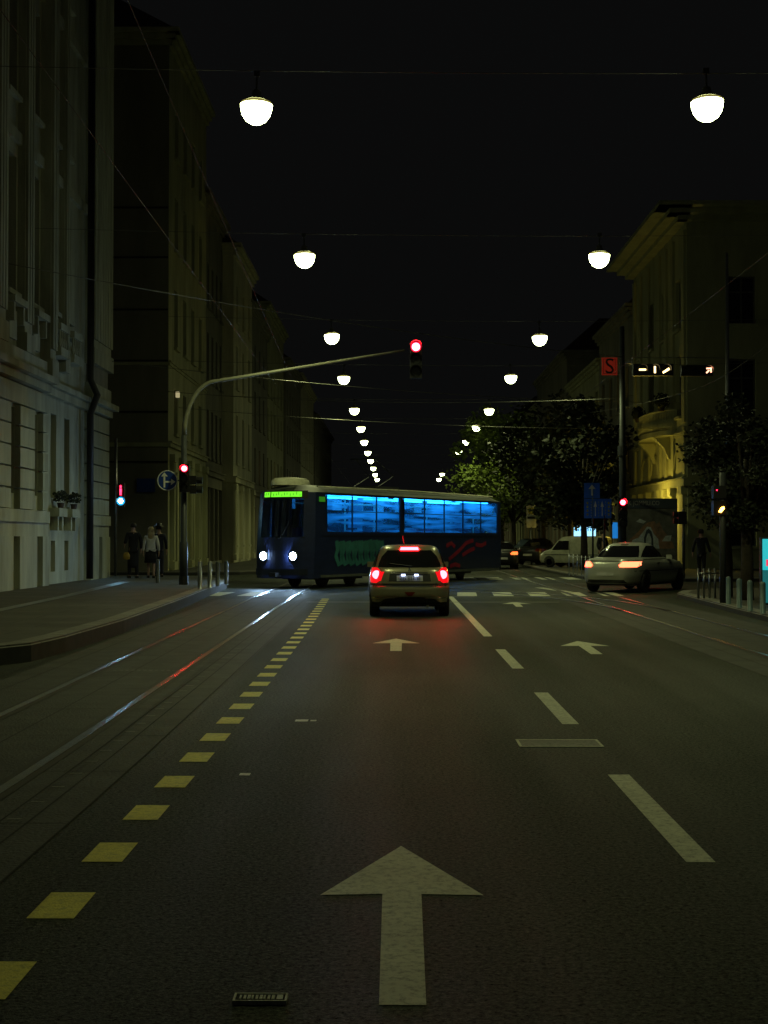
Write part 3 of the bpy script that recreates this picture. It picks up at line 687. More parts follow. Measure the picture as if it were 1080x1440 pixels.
# other overhead wires
spanwire((-10, 35, 8.55), (8.44, 52, 8.35), .25, .012, 'brightly lit cable sloping from the stone building to the tall pole on the right')
spanwire((-9.9, 47, 7.6), (14, 68, 8.2), .35, .012, 'thin cable crossing just below the red mast signal')
spanwire((-10, 60.8, 8.0), (8.4, 53, 6.9), .3, .012, 'thin cable running from the ochre house to the tall pole')
spanwire((-10, 64, 7.6), (14, 70, 7.1), .3, .012, 'faint cable above the tram roof in front of the trees')
spanwire((PX(1085, 42), 42, PZ(480, 42)), (PX(985, 46), 46, PZ(545, 46)), .12, .012, 'lit cable dropping from the right edge of the view to the signal gantry')
spanwire((PX(985, 46), 46, PZ(545, 46)), (PX(830, 60), 60, PZ(580, 60)), .1, .012, 'lit cable running on past the tall pole towards the trees')
spanwire((-3.1, 4, 5.75), (-3.5, 120, 5.75), .1, .004, 'tram contact wire above the left track', 40, 'black')
spanwire((-2.0, 4, 5.95), (-3.3, 60, 5.9), .1, .004, 'second tram contact wire above the left track', 40, 'black')
spanwire((5.4, 4, 5.75), (5.4, 120, 5.75), .1, .004, 'tram contact wire above the right track', 40, 'black')

# ------------------------------------------------------------------ signals
def ring_visor(mb, c, r, L, mi=0):
    n = 14; rows = []
    for k in range(n+1):
        t = R(-20)+R(220)*k/n
        rows.append([(c[0]+r*math.cos(t), c[1], c[2]+r*math.sin(t)), (c[0]+r*math.cos(t), c[1]-L*(1 if 20 < math.degrees(t) < 160 else .7), c[2]+r*math.sin(t))])
    mb.grid(rows, mi); mb.grid([[(p[0]*1.0, p[1], p[2]+.006) for p in r_] for r_ in rows], mi)
def sig_head(root, x, z, y=0, lit=0, r=.12, pitch=.36, n=3, lm='red', w=.17, vis=.2):
    for k in range(n):
        zc = z-k*pitch
        hmb = MB(); hmb.box(x-w, x+w, y, y+.2, zc-pitch/2+.004, zc+pitch/2-.004); ring_visor(hmb, (x, y, zc), r*1.15, vis)
        h = hmb.build('lamp_section', 'black', root)
        on = k == lit
        MB().lathe([(r, 0), (r*.78, .02)], (x, y-.003, zc), 20, axis='y', cap=False).build('lens_rim', 'redhalo' if on else 'dgrey', h, True)
        MB().lathe([(r*.78, .02), (r*.3, .035), (.001, .04)], (x, y-.003, zc), 20, axis='y').build('lens', lm if on else 'dgrey', h, True)
mast = empty('mast_signal', (-6.1, 40, LH), 0, 'dark pole on the left pavement whose long arm carries a red signal over the road', 'traffic light')
p = MB(); z0 = LH
p.tube([(0, 0, 0), (0, 0, 1.2), (.0, 0, 1.25), (.0, 0, 4.3)], [.12, .12, .09, .08], 12)
p.build('pole', 'dgrey', mast, True)
p = MB(); arm = []
for k in range(9):
    t = math.pi/2*k/8; arm.append((.0+.95*(1-math.cos(t)), 0, 4.3+1.56*math.sin(t)))
arm.append((6.35, 0, 6.98-LH)); p.tube(arm, [.075, .072, .07, .067, .065, .062, .06, .058, .055, .03], 10); p.build('arm', 'armpaint', mast, True)
sig_head(mast, 6.67, 7.06-LH, -.1, 0, .15)
MB().lathe([(.14, 0), (.14, .25), (.001, .25)], (0, 0, 0), 12).build('base_collar', 'black', mast)
sig_head(mast, .06, 3.56-LH, -.32, 0, .1, .27, 3, w=.14, vis=.14)
sh = MB()
for k in range(2):
    z = 3.24-LH-k*.27; sh.box(.2, .38, -.2, .0, z-.12, z+.12); sh.tube([(.38, -.1, z), (.55, -.1, z-.01)], .1, 12)
sh.build('side_signal', 'black', mast)
def disc_sign(root, x, z, y, r, face, rim, arrows):
    d = MB(); d.lathe([(r, 0), (r, -.02), (.001, -.02)], (x, y, z), 32, axis='y', mi=0); s_ = d.build('sign_plate', face, root)
    MB().lathe([(r*1.0, .002), (r*.94, .004), (r*.92, .0)], (x, y-.001, z), 32, axis='y', cap=False).build('rim', rim, s_)
    a = MB()
    for poly in arrows: a.face([(x+q[0]*r, y-.008, z+q[1]*r) for q in poly])
    a.build('arrows', 'signwhite', s_)
up_right = [[(-.38, -.7), (-.2, -.7), (-.2, .45), (-.38, .45)], [(-.62, .4), (.04, .4), (-.29, .8)], [(-.2, -.05), (.4, -.05), (.4, -.22), (-.2, -.22)], [(.36, .18), (.8, -.135), (.36, -.45)]]
rs = empty('mandatory_sign', (-6.56, 39.9, LH), 0, 'round blue sign with straight-on and right-turn arrows beside the red signal on the left', 'road sign')
disc_sign(rs, 0, 3.23-LH, 0, .29, 'signblue2', 'signwhite', up_right)
MB().tube([(.02, .08, 3.23-LH), (.42, .08, 3.23-LH)], .02, 8).build('bracket', 'dgrey', rs)
ped = empty('pedestrian_signal', (PX(162, 49.5), 49.5, LH), 0, 'slim steel pole with lit red and green-white pedestrian lamps beside the stone building', 'traffic light')
MB().tube([(0,0,0), (0,0,4.9)], .05, 10).build('pole', 'galv', ped, True)
h = MB().box(.08, .32, -.12, .08, 2.46, 3.3).build('housing', 'black', ped)
rm = MB(); rm.lathe([(.001, .05), (.03, .03), (.03, -.03), (.001, -.05)], (.2, -.14, 3.17), 10); rm.box(.165, .235, -.15, -.13, 2.98, 3.1); rm.box(.17, .195, -.15, -.13, 2.87, 2.98); rm.box(.205, .23, -.15, -.13, 2.87, 2.98); rm.build('red_man', 'redman', h)
gm = MB(); gm.lathe([(.075, .01), (.06, .02), (.001, .03)], (.2, -.12, 2.66), 16, axis='y'); gm.build('green_lens', 'greenman', h)
MB().lathe([(.15, 0), (.075, .01)], (.2, -.12, 2.66), 16, axis='y', cap=False).build('green_lens_halo', 'cyanhalo', h)
v = MB(); ring_visor(v, (.2, -.12, 2.66), .13, .1); ring_visor(v, (.2, -.12, 3.04), .15, .1); v.build('visor', 'black', h)
for i, (px, Yb, hh) in enumerate(((281, 36.6, .72), (295, 37.4, .7), (306, 38.6, .68), (266, 41.5, .7), (318, 40.2, .68))):
    x = PX(px, Yb) if i != 3 else -7.1
    o = MB().lathe([(.06, 0), (.06, hh-.03), (.045, hh), (.001, hh+.008)], seg=16)
    o = o.build('bollard', 'bolsteel' if i in (0, 1) else 'dgrey', None, True); o.location = (x, Yb, LH)
    tag(o, ['shiny steel bollard at the left kerb, foremost of its row', 'shiny steel bollard second in the row at the left kerb', 'dark bollard third in the row at the left kerb', 'dark bollard set back near the signal pole on the left', 'dark bollard farthest along the left kerb'][i], 'bollard', 'bollards at the left kerb')
# right side tall pole with red signal, signs and gantry
YP = 52.3
tp = empty('tall_pole', (PX(875, YP), YP, .13), 0, 'tall grey pole on the right with a red signal and wires fixed to it', 'pole')
MB().tube([(0,0,0), (0,0,3.6), (0,0,9.4)], [.15, .13, .09], 12).build('pole', 'dgrey', tp, True)
MB().lathe([(.18, 4.55), (.18, 4.9)], seg=12).build('collar', 'dgrey', tp)
sig_head(tp, -.05, PZ(707, YP)-.13, -.4, 0, .12, .36, 3)
gy = YP-.3; zg = PZ(519, gy)
gb = empty('tram_signal_box', (PX(920, gy), gy, zg), 0, 'hanging black signal box with three lit tram bars: flat, upright and slanted', 'tram signal')
MB().box(-.78, .72, 0, .25, -.24, .2).build('housing', 'black', gb)
for k, (dx, poly) in enumerate(((-.43, [(-.13, -.035), (.13, -.035), (.13, .035), (-.13, .035)]), (.03, [(-.035, -.13), (.035, -.13), (.035, .13), (-.035, .13)]), (.45, [(-.14, -.08), (-.11, -.15), (.14, .0), (.1, .08)]))):
    b = MB(); b.face([(dx+q[0], -.012, q[1]-.02) for q in poly]); b.build('signal_bar', 'tramsig', gb)
    v = MB(); ring_visor(v, (dx, 0, .0), .17, .22); v.build('visor', 'lampcap', gb)
fr = MB(); fr.tube([(-.82, 0, -.25), (-.82, 0, .43), (1.0, 0, .43), (3.0, 0, .40)], .018, 6); fr.tube([(-1.25, .3, .25), (-.8, .2, .25)], .02, 6); fr.build('frame', 'galv', gb)
gc = empty('turn_signal_box', (PX(982, gy), gy, zg-.05), 0, 'hanging black signal box with a lit diagonal arrow, right of the three lit bars', 'traffic light')
MB().box(-.62, .55, 0, .25, -.2, .2).build('housing', 'black', gc)
ar = MB(); cx = .38
for poly in ([(-.1, -.08), (-.06, -.12), (.05, -.01), (.01, .03)], [(-.08, .1), (.12, .1), (.12, .06), (-.08, .04)], [(.06, .1), (.12, .1), (.12, -.08), (.07, -.08)]):
    ar.face([(cx+q[0], -.012, q[1]) for q in poly])
ar.build('arrow', 'pinkarrow', gc)
v = MB()
for dx in (-.42, -.02, .38): ring_visor(v, (dx, 0, 0), .16, .2)
v.build('visor', 'black', gc)
MB().tube([(-.4, .1, .2), (-.4, .1, .48)], .012, 6).build('hanger', 'galv', gc)
ss = empty('s_sign', (PX(857.5, gy), gy, PZ(515, gy)), 0, 'hanging square red sign with a dark letter S left of the tall pole', 'road sign')
MB().box(-.29, .29, 0, .03, -.33, .33).build('sign_plate', 'signred', ss)
t_ = text('S', .82, 'black', ss, (0, -.008, -.02)); 
bd = MB()
for a in ((-.24, .24, .26, .275), (-.24, .24, -.275, -.26), (-.24, -.225, -.26, .26), (.225, .24, -.26, .26)): bd.box(a[0], a[1], -.008, -.002, a[2], a[3])
bd.build('border', 'black', ss); MB().tube([(-.15, .015, .33), (-.15, .015, .5)], .01, 6).tube([(.15, .015, .33), (.15, .015, .5)], .01, 6).build('hanger', 'chain', ss)
def arrow_up(mb, x, z0, z1, w, hw, hh, y, mi=0):
    mb.face([(x-w, y, z0), (x+w, y, z0), (x+w, y, z1-hh), (x-w, y, z1-hh)], mi); mb.face([(x-hw, y, z1-hh), (x+hw, y, z1-hh), (x, y, z1)], mi)
ys_ = 51.2; sx = PX(831.5, ys_); s0 = empty('lane_sign', (PX(838, ys_), ys_, .13), 0, 'blue straight-on arrow sign above a wide blue four-lane sign on thin posts', 'road sign')
MB().tube([(-.12, .03, 0), (-.12, .03, 3.3)], .035, 8).tube([(.3, .03, 0), (.3, .03, 2.3)], .035, 8).build('post', 'black', s0, True)
u = MB().box(-.44, .14, 0, .02, 2.92-.0, 3.48).build('sign_plate', 'signblue', s0)
a = MB(); arrow_up(a, -.15, 3.02, 3.42, .03, .13, .16, -.006); a.build('arrow', 'signwhite', u)
u = MB().box(-.44, .56, 0, .02, 2.2-.02, 2.9).build('sign_plate', 'signblue', s0)
a = MB()
for x in (-.03, .22): arrow_up(a, x, 2.26, 2.82, .015, .06, .22, -.006)
a.build('arrow', 'signwhite', u)
a = MB()
for x in (-.32, .46):
    for k in range(4): a.box(x-.03, x+.03, -.006, -.002, 2.28+k*.14, 2.36+k*.14)
for x in (-.18, .09, .34):
    for k in range(6): a.box(x-.008, x+.008, -.006, -.002, 2.25+k*.1, 2.30+k*.1)
a.build('lane_marks', 'signyellow', u)
Yb = 78.0; bs = empty('bus_stop_sign', (PX(747, Yb), Yb, .13), 0, 'grey post with a small pale tram stop sign beside the parked cars', 'stop sign')
MB().tube([(0,0,0), (0,0,2.1)], .045, 8).build('post', 'galv', bs, True)
u = MB().box(-.27, .27, -.02, .02, 2.05, 3.3).build('sign_plate', 'signwhite', bs)
MB().lathe([(.2, 0), (.19, .01), (.001, .01)], (0, -.022, 3.0), 20, axis='y').build('round_symbol', 'signyellow', u); MB().box(-.22, .22, -.035, -.022, 2.55, 2.68).build('name_panel', 'black', u)
# amber signal at near right kerb
am = empty('amber_signal', (PX(1009, 31), 31, .13), 0, 'dark post at the right kerb carrying a lit amber lamp', 'traffic light')
MB().tube([(.1,0,0), (.1,0,2.9)], .07, 10).build('pole', 'dgrey', am, True)
MB().box(-.12, .16, -.1, .14, 2.26-.13-.18, 2.5-.13-.1).box(-.12, .16, -.1, .14, 2.32, 2.6).build('housing', 'black', am)
MB().face([(-.02, -.12, 2.02), (.04, -.12, 2.0), (.12, -.12, 2.1), (.1, -.12, 2.14), (.04, -.12, 2.12)]).build('amber_lens', 'amber', am)
rd = MB().lathe([(.014, 0), (.001, .01)], (-.05, -.11, 2.5), 10, axis='y').build('red_indicator', 'redman', am)
for i, (px, Yb, hh) in enumerate(((1023, 30.4, .6), (1038, 28.8, .6), (1053, 27.6, .6), (1071, 26.6, .6))):
    o = MB().lathe([(.055, 0), (.055, hh-.03), (.04, hh), (.001, hh+.01)], seg=14).build('bollard', 'bolblue', None, True); o.location = (PX(px, Yb), Yb, .13)
    tag(o, f'grey-blue bollard at the right kerb, {ORD[3-i]} from the front' if i < 3 else 'grey-blue bollard at the right kerb, nearest the right edge of the view', 'bollard', 'bollards at the right kerb')
gr = empty('guard_rail', (PX(990, 33.5), 33.5, .13), 0, 'low grey guard rail of upright bars at the right kerb behind the silver car', 'railing')
for k in range(5): MB().tube([(-.2+k*.16, k*.12-.2, 0), (-.2+k*.16, k*.12-.2, .72)], .028, 8).build('post', 'bolsteel', gr, True)
MB().tube([(-.2, -.2, .6), (.44, .28, .6)], .022, 8).build('rail', 'bolsteel', gr, True)
fb = empty('guard_rail', (PX(818, 54), 54, .13), 0, 'low grey railing of upright bars below the blue lane signs', 'railing')
for k in range(6): MB().tube([(-.5+k*.16, 0, 0), (-.5+k*.16, 0, .85-.02*k)], .025, 8).build('post', 'galv', fb, True)
MB().tube([(-.5, 0, .75), (.3, 0, .7)], .018, 8).build('rail', 'galv', fb, True)
# cyan lit terminal at the right edge
ct = empty('lit_terminal', (8.35, 30, .13), R(-6), 'tall cyan-lit panel at the right edge of the view', 'light box')
MB().box(-.5, .6, .03, .3, 0, 1.45).build('casing', 'dgrey', ct); MB().box(-.47, .57, 0, .029, .75, 1.42).build('screen', 'cyanbox', ct)
MB().box(-.47, .57, .002, .03, .05, .74).build('lower_panel', 'cyandim', ct)
k_ = MB()
for i in range(4): k_.box(-.4+i*.2, -.27+i*.2, -.012, -.002, .84, .98); k_.box(-.4+i*.2, -.34+i*.2, -.02, -.013, .86, .96)
k_.build('red_lettering', 'redglow', ct)
# poster kiosk
Yk = 57.0; kx0, kx1 = PX(877, Yk), PX(952, Yk); kw = kx1-kx0; kz = PZ(701, Yk)
kk = empty('poster_kiosk', ((kx0+kx1)/2, Yk, .13), 0, 'large dark poster kiosk showing a pale arch in rusty mountains, behind the silver car', 'kiosk')
MB().box(-kw/2, kw/2, .02, 1.6, 0, kz-.13).build('body', 'black', kk)
MB().box(-kw/2+.02, kw/2-.02, 0, .019, .1, kz-.13-.42).build('poster', 'poster', kk)
MB().box(-kw/2+.02, kw/2-.02, -.02, .019, kz-.13-.4, kz-.15).build('header', 'posterhead', kk)
text('K JOMMU.CO', .26, 'postlet', kk, (-.28, -.026, kz-.13-.2), sx=.82)
zb = kz-.13-2.05; a = MB()
def flat(mb, pts, y, mi=0): mb.face([(p[0], y, p[1]) for p in pts], mi)
flat(a, [(-1, zb), (-.95, zb+.3), (-.7, zb+.52), (-.5, zb+.7), (-.3, zb+.95), (-.1, zb+1.08), (.15, zb+1.12), (.3, zb+.85), (.42, zb+.55), (.7, zb+.42), (.9, zb+.25), (.98, zb)], -.004); a.build('poster_mountain', 'postred', kk)
a = MB(); flat(a, [(-.85, zb+.0), (-.75, zb+.35), (-.5, zb+.45), (-.3, zb+.7), (-.15, zb+.9), (0, zb+.88), (.12, zb+.6), (.3, zb+.4), (.35, zb)], -.008); flat(a, [(.45, zb+.3), (.6, zb+.52), (.85, zb+.55), (.8, zb+.3)], -.008); flat(a, [(-.6, zb+1.1), (-.45, zb+1.22), (-.2, zb+1.12), (-.3, zb+1.02)], -.008); a.build('poster_snow', 'postwhite', kk)
a = MB(); flat(a, [(-.28, zb), (-.28, zb+.45), (-.18, zb+.75), (-.08, zb+.82), (.03, zb+.7), (.1, zb+.4), (.1, zb)], -.012); a.build('poster_arch', 'posterhead', kk)
a = MB(); flat(a, [(-.2, zb), (-.2, zb+.4), (-.12, zb+.62), (-.06, zb+.62), (.02, zb+.4), (.02, zb)], -.016); a.build('poster_figure', 'postwhite', kk)
a = MB(); flat(a, [(.1, zb+.9), (.35, zb+1.1), (.5, zb+.75), (.72, zb+.5), (.95, zb+.45), (.6, zb+.3), (.35, zb+.5), (.2, zb+.75)], -.006); a.build('poster_ridge', 'postbrown', kk)
sb = empty('side_signal', (PX(958, 50), 50, 0.13), 0, 'dark unlit signal head turned away, right of the poster kiosk', 'traffic light')
MB().tube([(.06,0,0), (.06,0,2.5)], .05, 8).build('pole', 'dgrey', sb, True); MB().box(-.14, .16, -.15, .2, 1.95, 2.4).build('housing', 'black', sb); MB().tube([(-.14, 0, 2.3), (-.3, 0, 2.32)], .1, 10).tube([(-.14, 0, 2.05), (-.3, 0, 2.07)], .1, 10).build('visor', 'black', sb)
# bright advert boxes behind the van
ab = empty('advert_light_box', (PX(822, 76), 76, .13), R(-8), 'glowing blue-white advertising box above the pale van', 'light box')
MB().box(-.62, .62, .02, .2, 1.35, 2.15).tube([(-.4, .1, 0), (-.4, .1, 1.35)], .04).tube([(.4, .1, 0), (.4, .1, 1.35)], .04).build('casing', 'dgrey', ab)
MB().box(-.59, .59, 0, .019, 1.38, 2.12).build('screen', 'lightbox', ab)
a = MB()
for i in range(8): a.box(-.5+i*.13, -.44+i*.13, -.01, -.001, 1.85, 1.98)
a.build('lettering', 'lightblue', ab)
a2 = tag(MB().box(-.13, .13, 0, .08, 0, .75).build('shop_sign', 'lightblue'), 'small upright blue glowing sign left of the tall pole', 'sign'); a2.location = (PX(865, 66), 66, PZ(757, 66))
# hidden sodium post lamp that lights the yellow front from below
sl = empty('post_lamp', (12.3, 71.0, .13), 0, 'low sodium post lamp behind the poster kiosk lighting the yellow front', 'lamp')
MB().tube([(0,0,0), (0,0,2.9)], .05, 10).build('post', 'dgrey', sl, True)
MB().lathe([(.001, 2.88), (.12, 2.95), (.15, 3.08), (.1, 3.2), (.001, 3.23)], seg=16).build('globe', mat('sodium_globe', (.8, .7, .3), .4, emit=(1, .74, .10), es=260), sl, True)

# ------------------------------------------------------------------ trees
def tree(name, label, loc, H, trunk_h, rx, ry, nleaf, leaf, lm, tr=.14, seed=1, group=None, leanx=0):
    rnd = random.Random(seed); root = empty(name, loc, 0, label, 'tree', group)
    t = MB(); top = Vector((leanx, 0, trunk_h)); t.tube([(0,0,0), (.03, .02, trunk_h*.5), top, (leanx*1.3, .05, trunk_h+(H-trunk_h)*.55)], [tr*1.2, tr, tr*.8, tr*.25], 10)
    cl = []; cz = (H+trunk_h)/2; rz = (H-trunk_h)/2*1.1
    for k in range(26):
        a = rnd.random()*6.283; u = rnd.uniform(-.95, 1); rr = math.sqrt(max(0, 1-u*u))*rnd.uniform(.55, 1.0)
        cl.append((Vector((leanx+rx*rr*math.cos(a), ry*rr*math.sin(a), cz+rz*u*.9)), rnd.uniform(.2, .42)*min(rx, ry, rz)*1.3))
    for c_, r_ in cl[:9]:
        m_ = top.lerp(c_, .5)+Vector((0,0,.15)); t.tube([top-Vector((0,0,.2)), m_, c_], [tr*.45, tr*.25, tr*.08], 6)
    t.build('trunk', 'bark', root, True)
    b = MB()
    for i in range(nleaf):
        c_, r_ = cl[rnd.randrange(len(cl))]
        d = Vector((rnd.gauss(0,1), rnd.gauss(0,1), rnd.gauss(0,1))).normalized(); p = c_+d*r_*rnd.random()**.5*Vector((1,1,.8)).length/1.6
        u = Vector((rnd.gauss(0,1), rnd.gauss(0,1), rnd.gauss(0,.6))).normalized(); v = u.orthogonal().normalized(); v = (v*math.cos(i)+u.cross(v)*math.sin(i)); s_ = leaf*rnd.uniform(.6, 1.3)
        b.face([p-u*s_, p-u*s_*.2+v*s_*.55, p+u*s_, p-u*s_*.2-v*s_*.55])
    b.build('crown', lm, root)
tl = 'street trees on the right beyond the crossing'
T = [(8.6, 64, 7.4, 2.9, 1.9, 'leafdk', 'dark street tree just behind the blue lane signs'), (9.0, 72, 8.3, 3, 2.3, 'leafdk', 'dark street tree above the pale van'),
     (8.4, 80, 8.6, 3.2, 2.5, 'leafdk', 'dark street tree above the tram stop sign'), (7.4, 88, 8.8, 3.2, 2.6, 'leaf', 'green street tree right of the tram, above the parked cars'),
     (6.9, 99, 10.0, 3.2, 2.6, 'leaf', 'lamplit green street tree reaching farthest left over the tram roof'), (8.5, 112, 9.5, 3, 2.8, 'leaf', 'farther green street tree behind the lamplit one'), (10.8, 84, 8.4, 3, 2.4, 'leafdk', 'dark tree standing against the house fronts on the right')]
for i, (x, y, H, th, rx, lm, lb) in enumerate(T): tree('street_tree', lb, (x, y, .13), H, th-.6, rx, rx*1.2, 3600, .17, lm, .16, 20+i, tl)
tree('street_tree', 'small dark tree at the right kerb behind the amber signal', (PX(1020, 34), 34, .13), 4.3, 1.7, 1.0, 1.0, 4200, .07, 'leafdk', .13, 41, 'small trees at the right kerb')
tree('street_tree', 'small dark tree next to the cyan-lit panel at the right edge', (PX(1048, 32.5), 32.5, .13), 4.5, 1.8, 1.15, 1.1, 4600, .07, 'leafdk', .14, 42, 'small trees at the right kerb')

# ------------------------------------------------------------------ cars
class Car:
    def __init__(s, rings): s.r = rings
    def par(s, z):
        r = s.r
        if z <= r[0][0]: return r[0][1:]
        for a, b in zip(r, r[1:]):
            if z <= b[0]:
                t = (z-a[0])/(b[0]-a[0]); return tuple(p+(q-p)*t for p, q in zip(a[1:], b[1:]))
        return r[-1][1:]
    def rear(s, x, z, e=.006, front=False):
        w, yr, yf, n = s.par(z); k = max(0, 1-min(1, abs(x)/w)**n)**(1/n); yc = (yr+yf)/2; L = (yf-yr)/2
        return (x, yc+L*k+e if front else yc-L*k-e, z)
    def side(s, y, z, sg, e=.006):
        w, yr, yf, n = s.par(z); yc = (yr+yf)/2; L = (yf-yr)/2; k = max(0, 1-min(1, abs(y-yc)/L)**n)**(1/n)
        return (sg*(w*k+e), y, z)
    def body(s, root, m, seg=64):
        zs = [a[0] for a in s.r]; Z = []
        for a, b in zip(zs, zs[1:]):
            k = 3 if b-a > .06 else 1
            Z += [a+(b-a)*i/k for i in range(k)]
        Z.append(zs[-1]); rows = []
        for z in Z:
            w, yr, yf, n = s.par(z); yc = (yr+yf)/2; L = (yf-yr)/2; row = []
            for j in range(seg+1):
                t = 2*math.pi*j/seg; c_, s_ = math.cos(t), math.sin(t)
                row.append((w*math.copysign(abs(c_)**(2/n), c_), yc+L*math.copysign(abs(s_)**(2/n), s_), z))
            rows.append(row)
        mb = MB().grid(rows); mb.face(rows[-1][:-1]); mb.face(rows[0][:-1][::-1])
        return mb.build('body', m, root, 'auto')
    def rpatch(s, rows, name, m, parent, e=.006, nx=12, front=False):
        g = [[s.rear(a+(b-a)*i/nx, z, e, front) for i in range(nx+1)] for z, a, b in rows]
        return MB().grid(g).build(name, m, parent, True)
    def spatch(s, rows, name, m, parent, sg, e=.006, nx=10):
        g = [[s.side(a+(b-a)*i/nx, z, sg, e) for i in range(nx+1)] for z, a, b in rows]
        return MB().grid(g).build(name, m, parent, True)
def lin(rows, n=6):          # refine patch rows
    out = []
    for a, b in zip(rows, rows[1:]): out += [tuple(p+(q-p)*i/n for p, q in zip(a, b)) for i in range(n)]
    return out+[rows[-1]]
def wheel(root, x, y, r, w, sg):
    ww = empty('wheel', (x, y, r)); ww.parent = root
    MB().lathe([(r*.6, -w/2), (r*.95, -w/2), (r, -w/2+.03), (r, w/2-.03), (r*.95, w/2), (r*.6, w/2)], seg=28, axis='x').build('tyre', 'rubber', ww, True)
    MB().lathe([(r*.6, sg*w*.35), (r*.5, sg*w*.3), (r*.2, sg*w*.42), (.001, sg*w*.42)], seg=20, axis='x').build('rim', 'hub', ww, True)
def arches(c, root, ys, r, x):
    for y in ys:
        for sg in (-1, 1):
            mb = MB(); rows = [[c.side(y+(r+.05)*k*math.cos(t*math.pi/16), max(c.r[0][0]+.001, r+(r+.05)*k*math.sin(t*math.pi/16)), sg, .004) for t in range(0, 17)] for k in (.2, .6, 1)]
            mb.grid(rows).build('wheel_arch', 'trim', root); wheel(root, sg*(x-.1), y, r, .2, sg)
hatch = empty('hatchback_car', (PX(574, 29.5), 29.5, 0), R(.5), 'champagne-coloured hatchback waiting with its brake lights on, seen from behind in the middle lane', 'car')
H1 = Car([(.24, .76, -1.70, 1.75, 6), (.30, .80, -1.84, 1.86, 6), (.44, .825, -1.90, 1.9, 5.5), (.57, .826, -1.90, 1.9, 5.5), (.60, .826, -1.885, 1.89, 5.5), (.615, .824, -1.85, 1.86, 5.5), (.75, .826, -1.83, 1.78, 5), (.90, .80, -1.79, 1.35, 5),
          (.96, .775, -1.75, 1.0, 5), (1.0, .745, -1.70, .85, 4.5), (1.2, .665, -1.53, .45, 4.5), (1.34, .60, -1.38, .15, 4.5), (1.39, .55, -1.30, .02, 4.2), (1.42, .44, -1.12, -.15, 4), (1.435, .2, -.8, -.4, 3)])
H1.body(hatch, 'gold')
H1.rpatch(lin([(.985, -.63, .63), (1.05, -.62, .62), (1.2, -.555, .555), (1.325, -.44, .44)]), 'rear_window', 'carglass', hatch, .008, 16)
H1.rpatch(lin([(1.33, -.19, .19), (1.385, -.17, .17)], 3), 'high_brake_light', 'tail', hatch, .03)
for sg in (-1, 1):
    a = (lambda p, q: (min(sg*p, sg*q), max(sg*p, sg*q)))
    tl_ = H1.rpatch(lin([(.68, *a(.66, .775)), (.74, *a(.58, .795)), (.88, *a(.56, .78)), (.98, *a(.64, .745))]), 'taillight', 'tailhalo', hatch, .012, 10)
    mb = MB(); P0 = H1.rear(sg*.66, .84, .03); mb.lathe([(.085, 0), (.075, .015), (.04, .028), (.001, .03)], P0, 24, axis='y'); mb.build('brake_lamp', 'tail', tl_, True)
    H1.spatch(lin([(.72, -1.78, -1.6), (.9, -1.76, -1.62)], 4), 'taillight_side', 'tailhalo', hatch, sg, .008)
    w = H1.spatch(lin([(.98, -1.45, .75), (1.15, -1.3, .5), (1.33, -1.1, .2)]), 'side_window', 'carglass', hatch, sg)
    mm = MB(); mm.box(sg*.8-.07, sg*.8+.07, .45, .55, .95, 1.06); mm.build('side_mirror', 'gold', hatch)
    H1.rpatch([(.74, *a(.5, .75)), (.86, *a(.45, .72))], 'headlight', 'signwhite', hatch, .01, 6, True)
H1.rpatch(lin([(.60, -.79, .79), (.67, -.78, .78)], 3), 'bumper_gap', 'trim', hatch, .004, 24)
H1.rpatch(lin([(.675, -.56, .56), (.70, -.56, .56)], 2), 'hatch_lip', 'gold', hatch, .035, 16)
pr = H1.rpatch(lin([(.71, -.42, .42), (.86, -.40, .40)], 3), 'plate_recess', 'trim', hatch, .004, 12)
pl = H1.rpatch(lin([(.715, -.26, .26), (.825, -.26, .26)], 2), 'number_plate', 'plate', hatch, .014, 8)
text('ZG 817 TI', .12, 'black', hatch, (0, -1.86, .77), name='plate_lettering', sx=.8)
for sx_ in (-.13, .13): MB().box(sx_-.04, sx_+.04, -1.885, -1.865, .815, .855).build('plate_lamp', 'platelamp', hatch)
H1.rpatch(lin([(.868, -.36, .36), (.89, -.36, .36)], 2), 'hatch_handle', 'chrome', hatch, .02, 12)
em = MB()
for poly in ([(-.03, .91), (-.012, .91), (.0, .955), (-.02, .975)], [(.0, .93), (.02, .91), (.03, .92), (.012, .96), (-.01, .985), (-.025, .97)], [(-.015, .985), (.0, 1.0), (.012, .985), (.0, .975)]):
    em.face([(q[0], H1.rear(0, q[1])[1]-.008, q[1]) for q in poly])
em.build('badge', 'black', hatch)
H1.rpatch(lin([(.245, -.66, .66), (.36, -.50, .50), (.40, -.16, .16)]), 'diffuser', 'trim', hatch, .006, 14)
H1.rpatch(lin([(.42, -.03, .03), (.50, -.11, .11)], 3), 'rear_fog_lamp', 'tailoff', hatch, .01, 8)
for sg in (-1, 1):
    a = (lambda p, q: (min(sg*p, sg*q), max(sg*p, sg*q)))
    H1.rpatch(lin([(.375, *a(.3, .76)), (.40, *a(.34, .76))], 2), 'bumper_highlight', 'chrome', hatch, .008, 10)  # chrome strips painted in as the highlights on the lower bumper
    H1.rpatch(lin([(.63, *a(.5, .795)), (.655, *a(.5, .79))], 2), 'bumper_strip', 'trim', hatch, .01, 10)
arches(H1, hatch, (-1.2, 1.22), .3, .80)
MB().tube([(-.1, -1.25, 1.42), (-.14, -1.45, 1.62)], .006, 6).build('aerial', 'trim', hatch); MB().tube([(.05, -1.72, 1.01), (-.4, -1.66, 1.06)], .012, 6).build('rear_wiper', 'trim', hatch)
MB().tube([(.35, -1.7, .22), (.35, -1.86, .22)], .03, 10).build('exhaust', 'chrome', hatch)
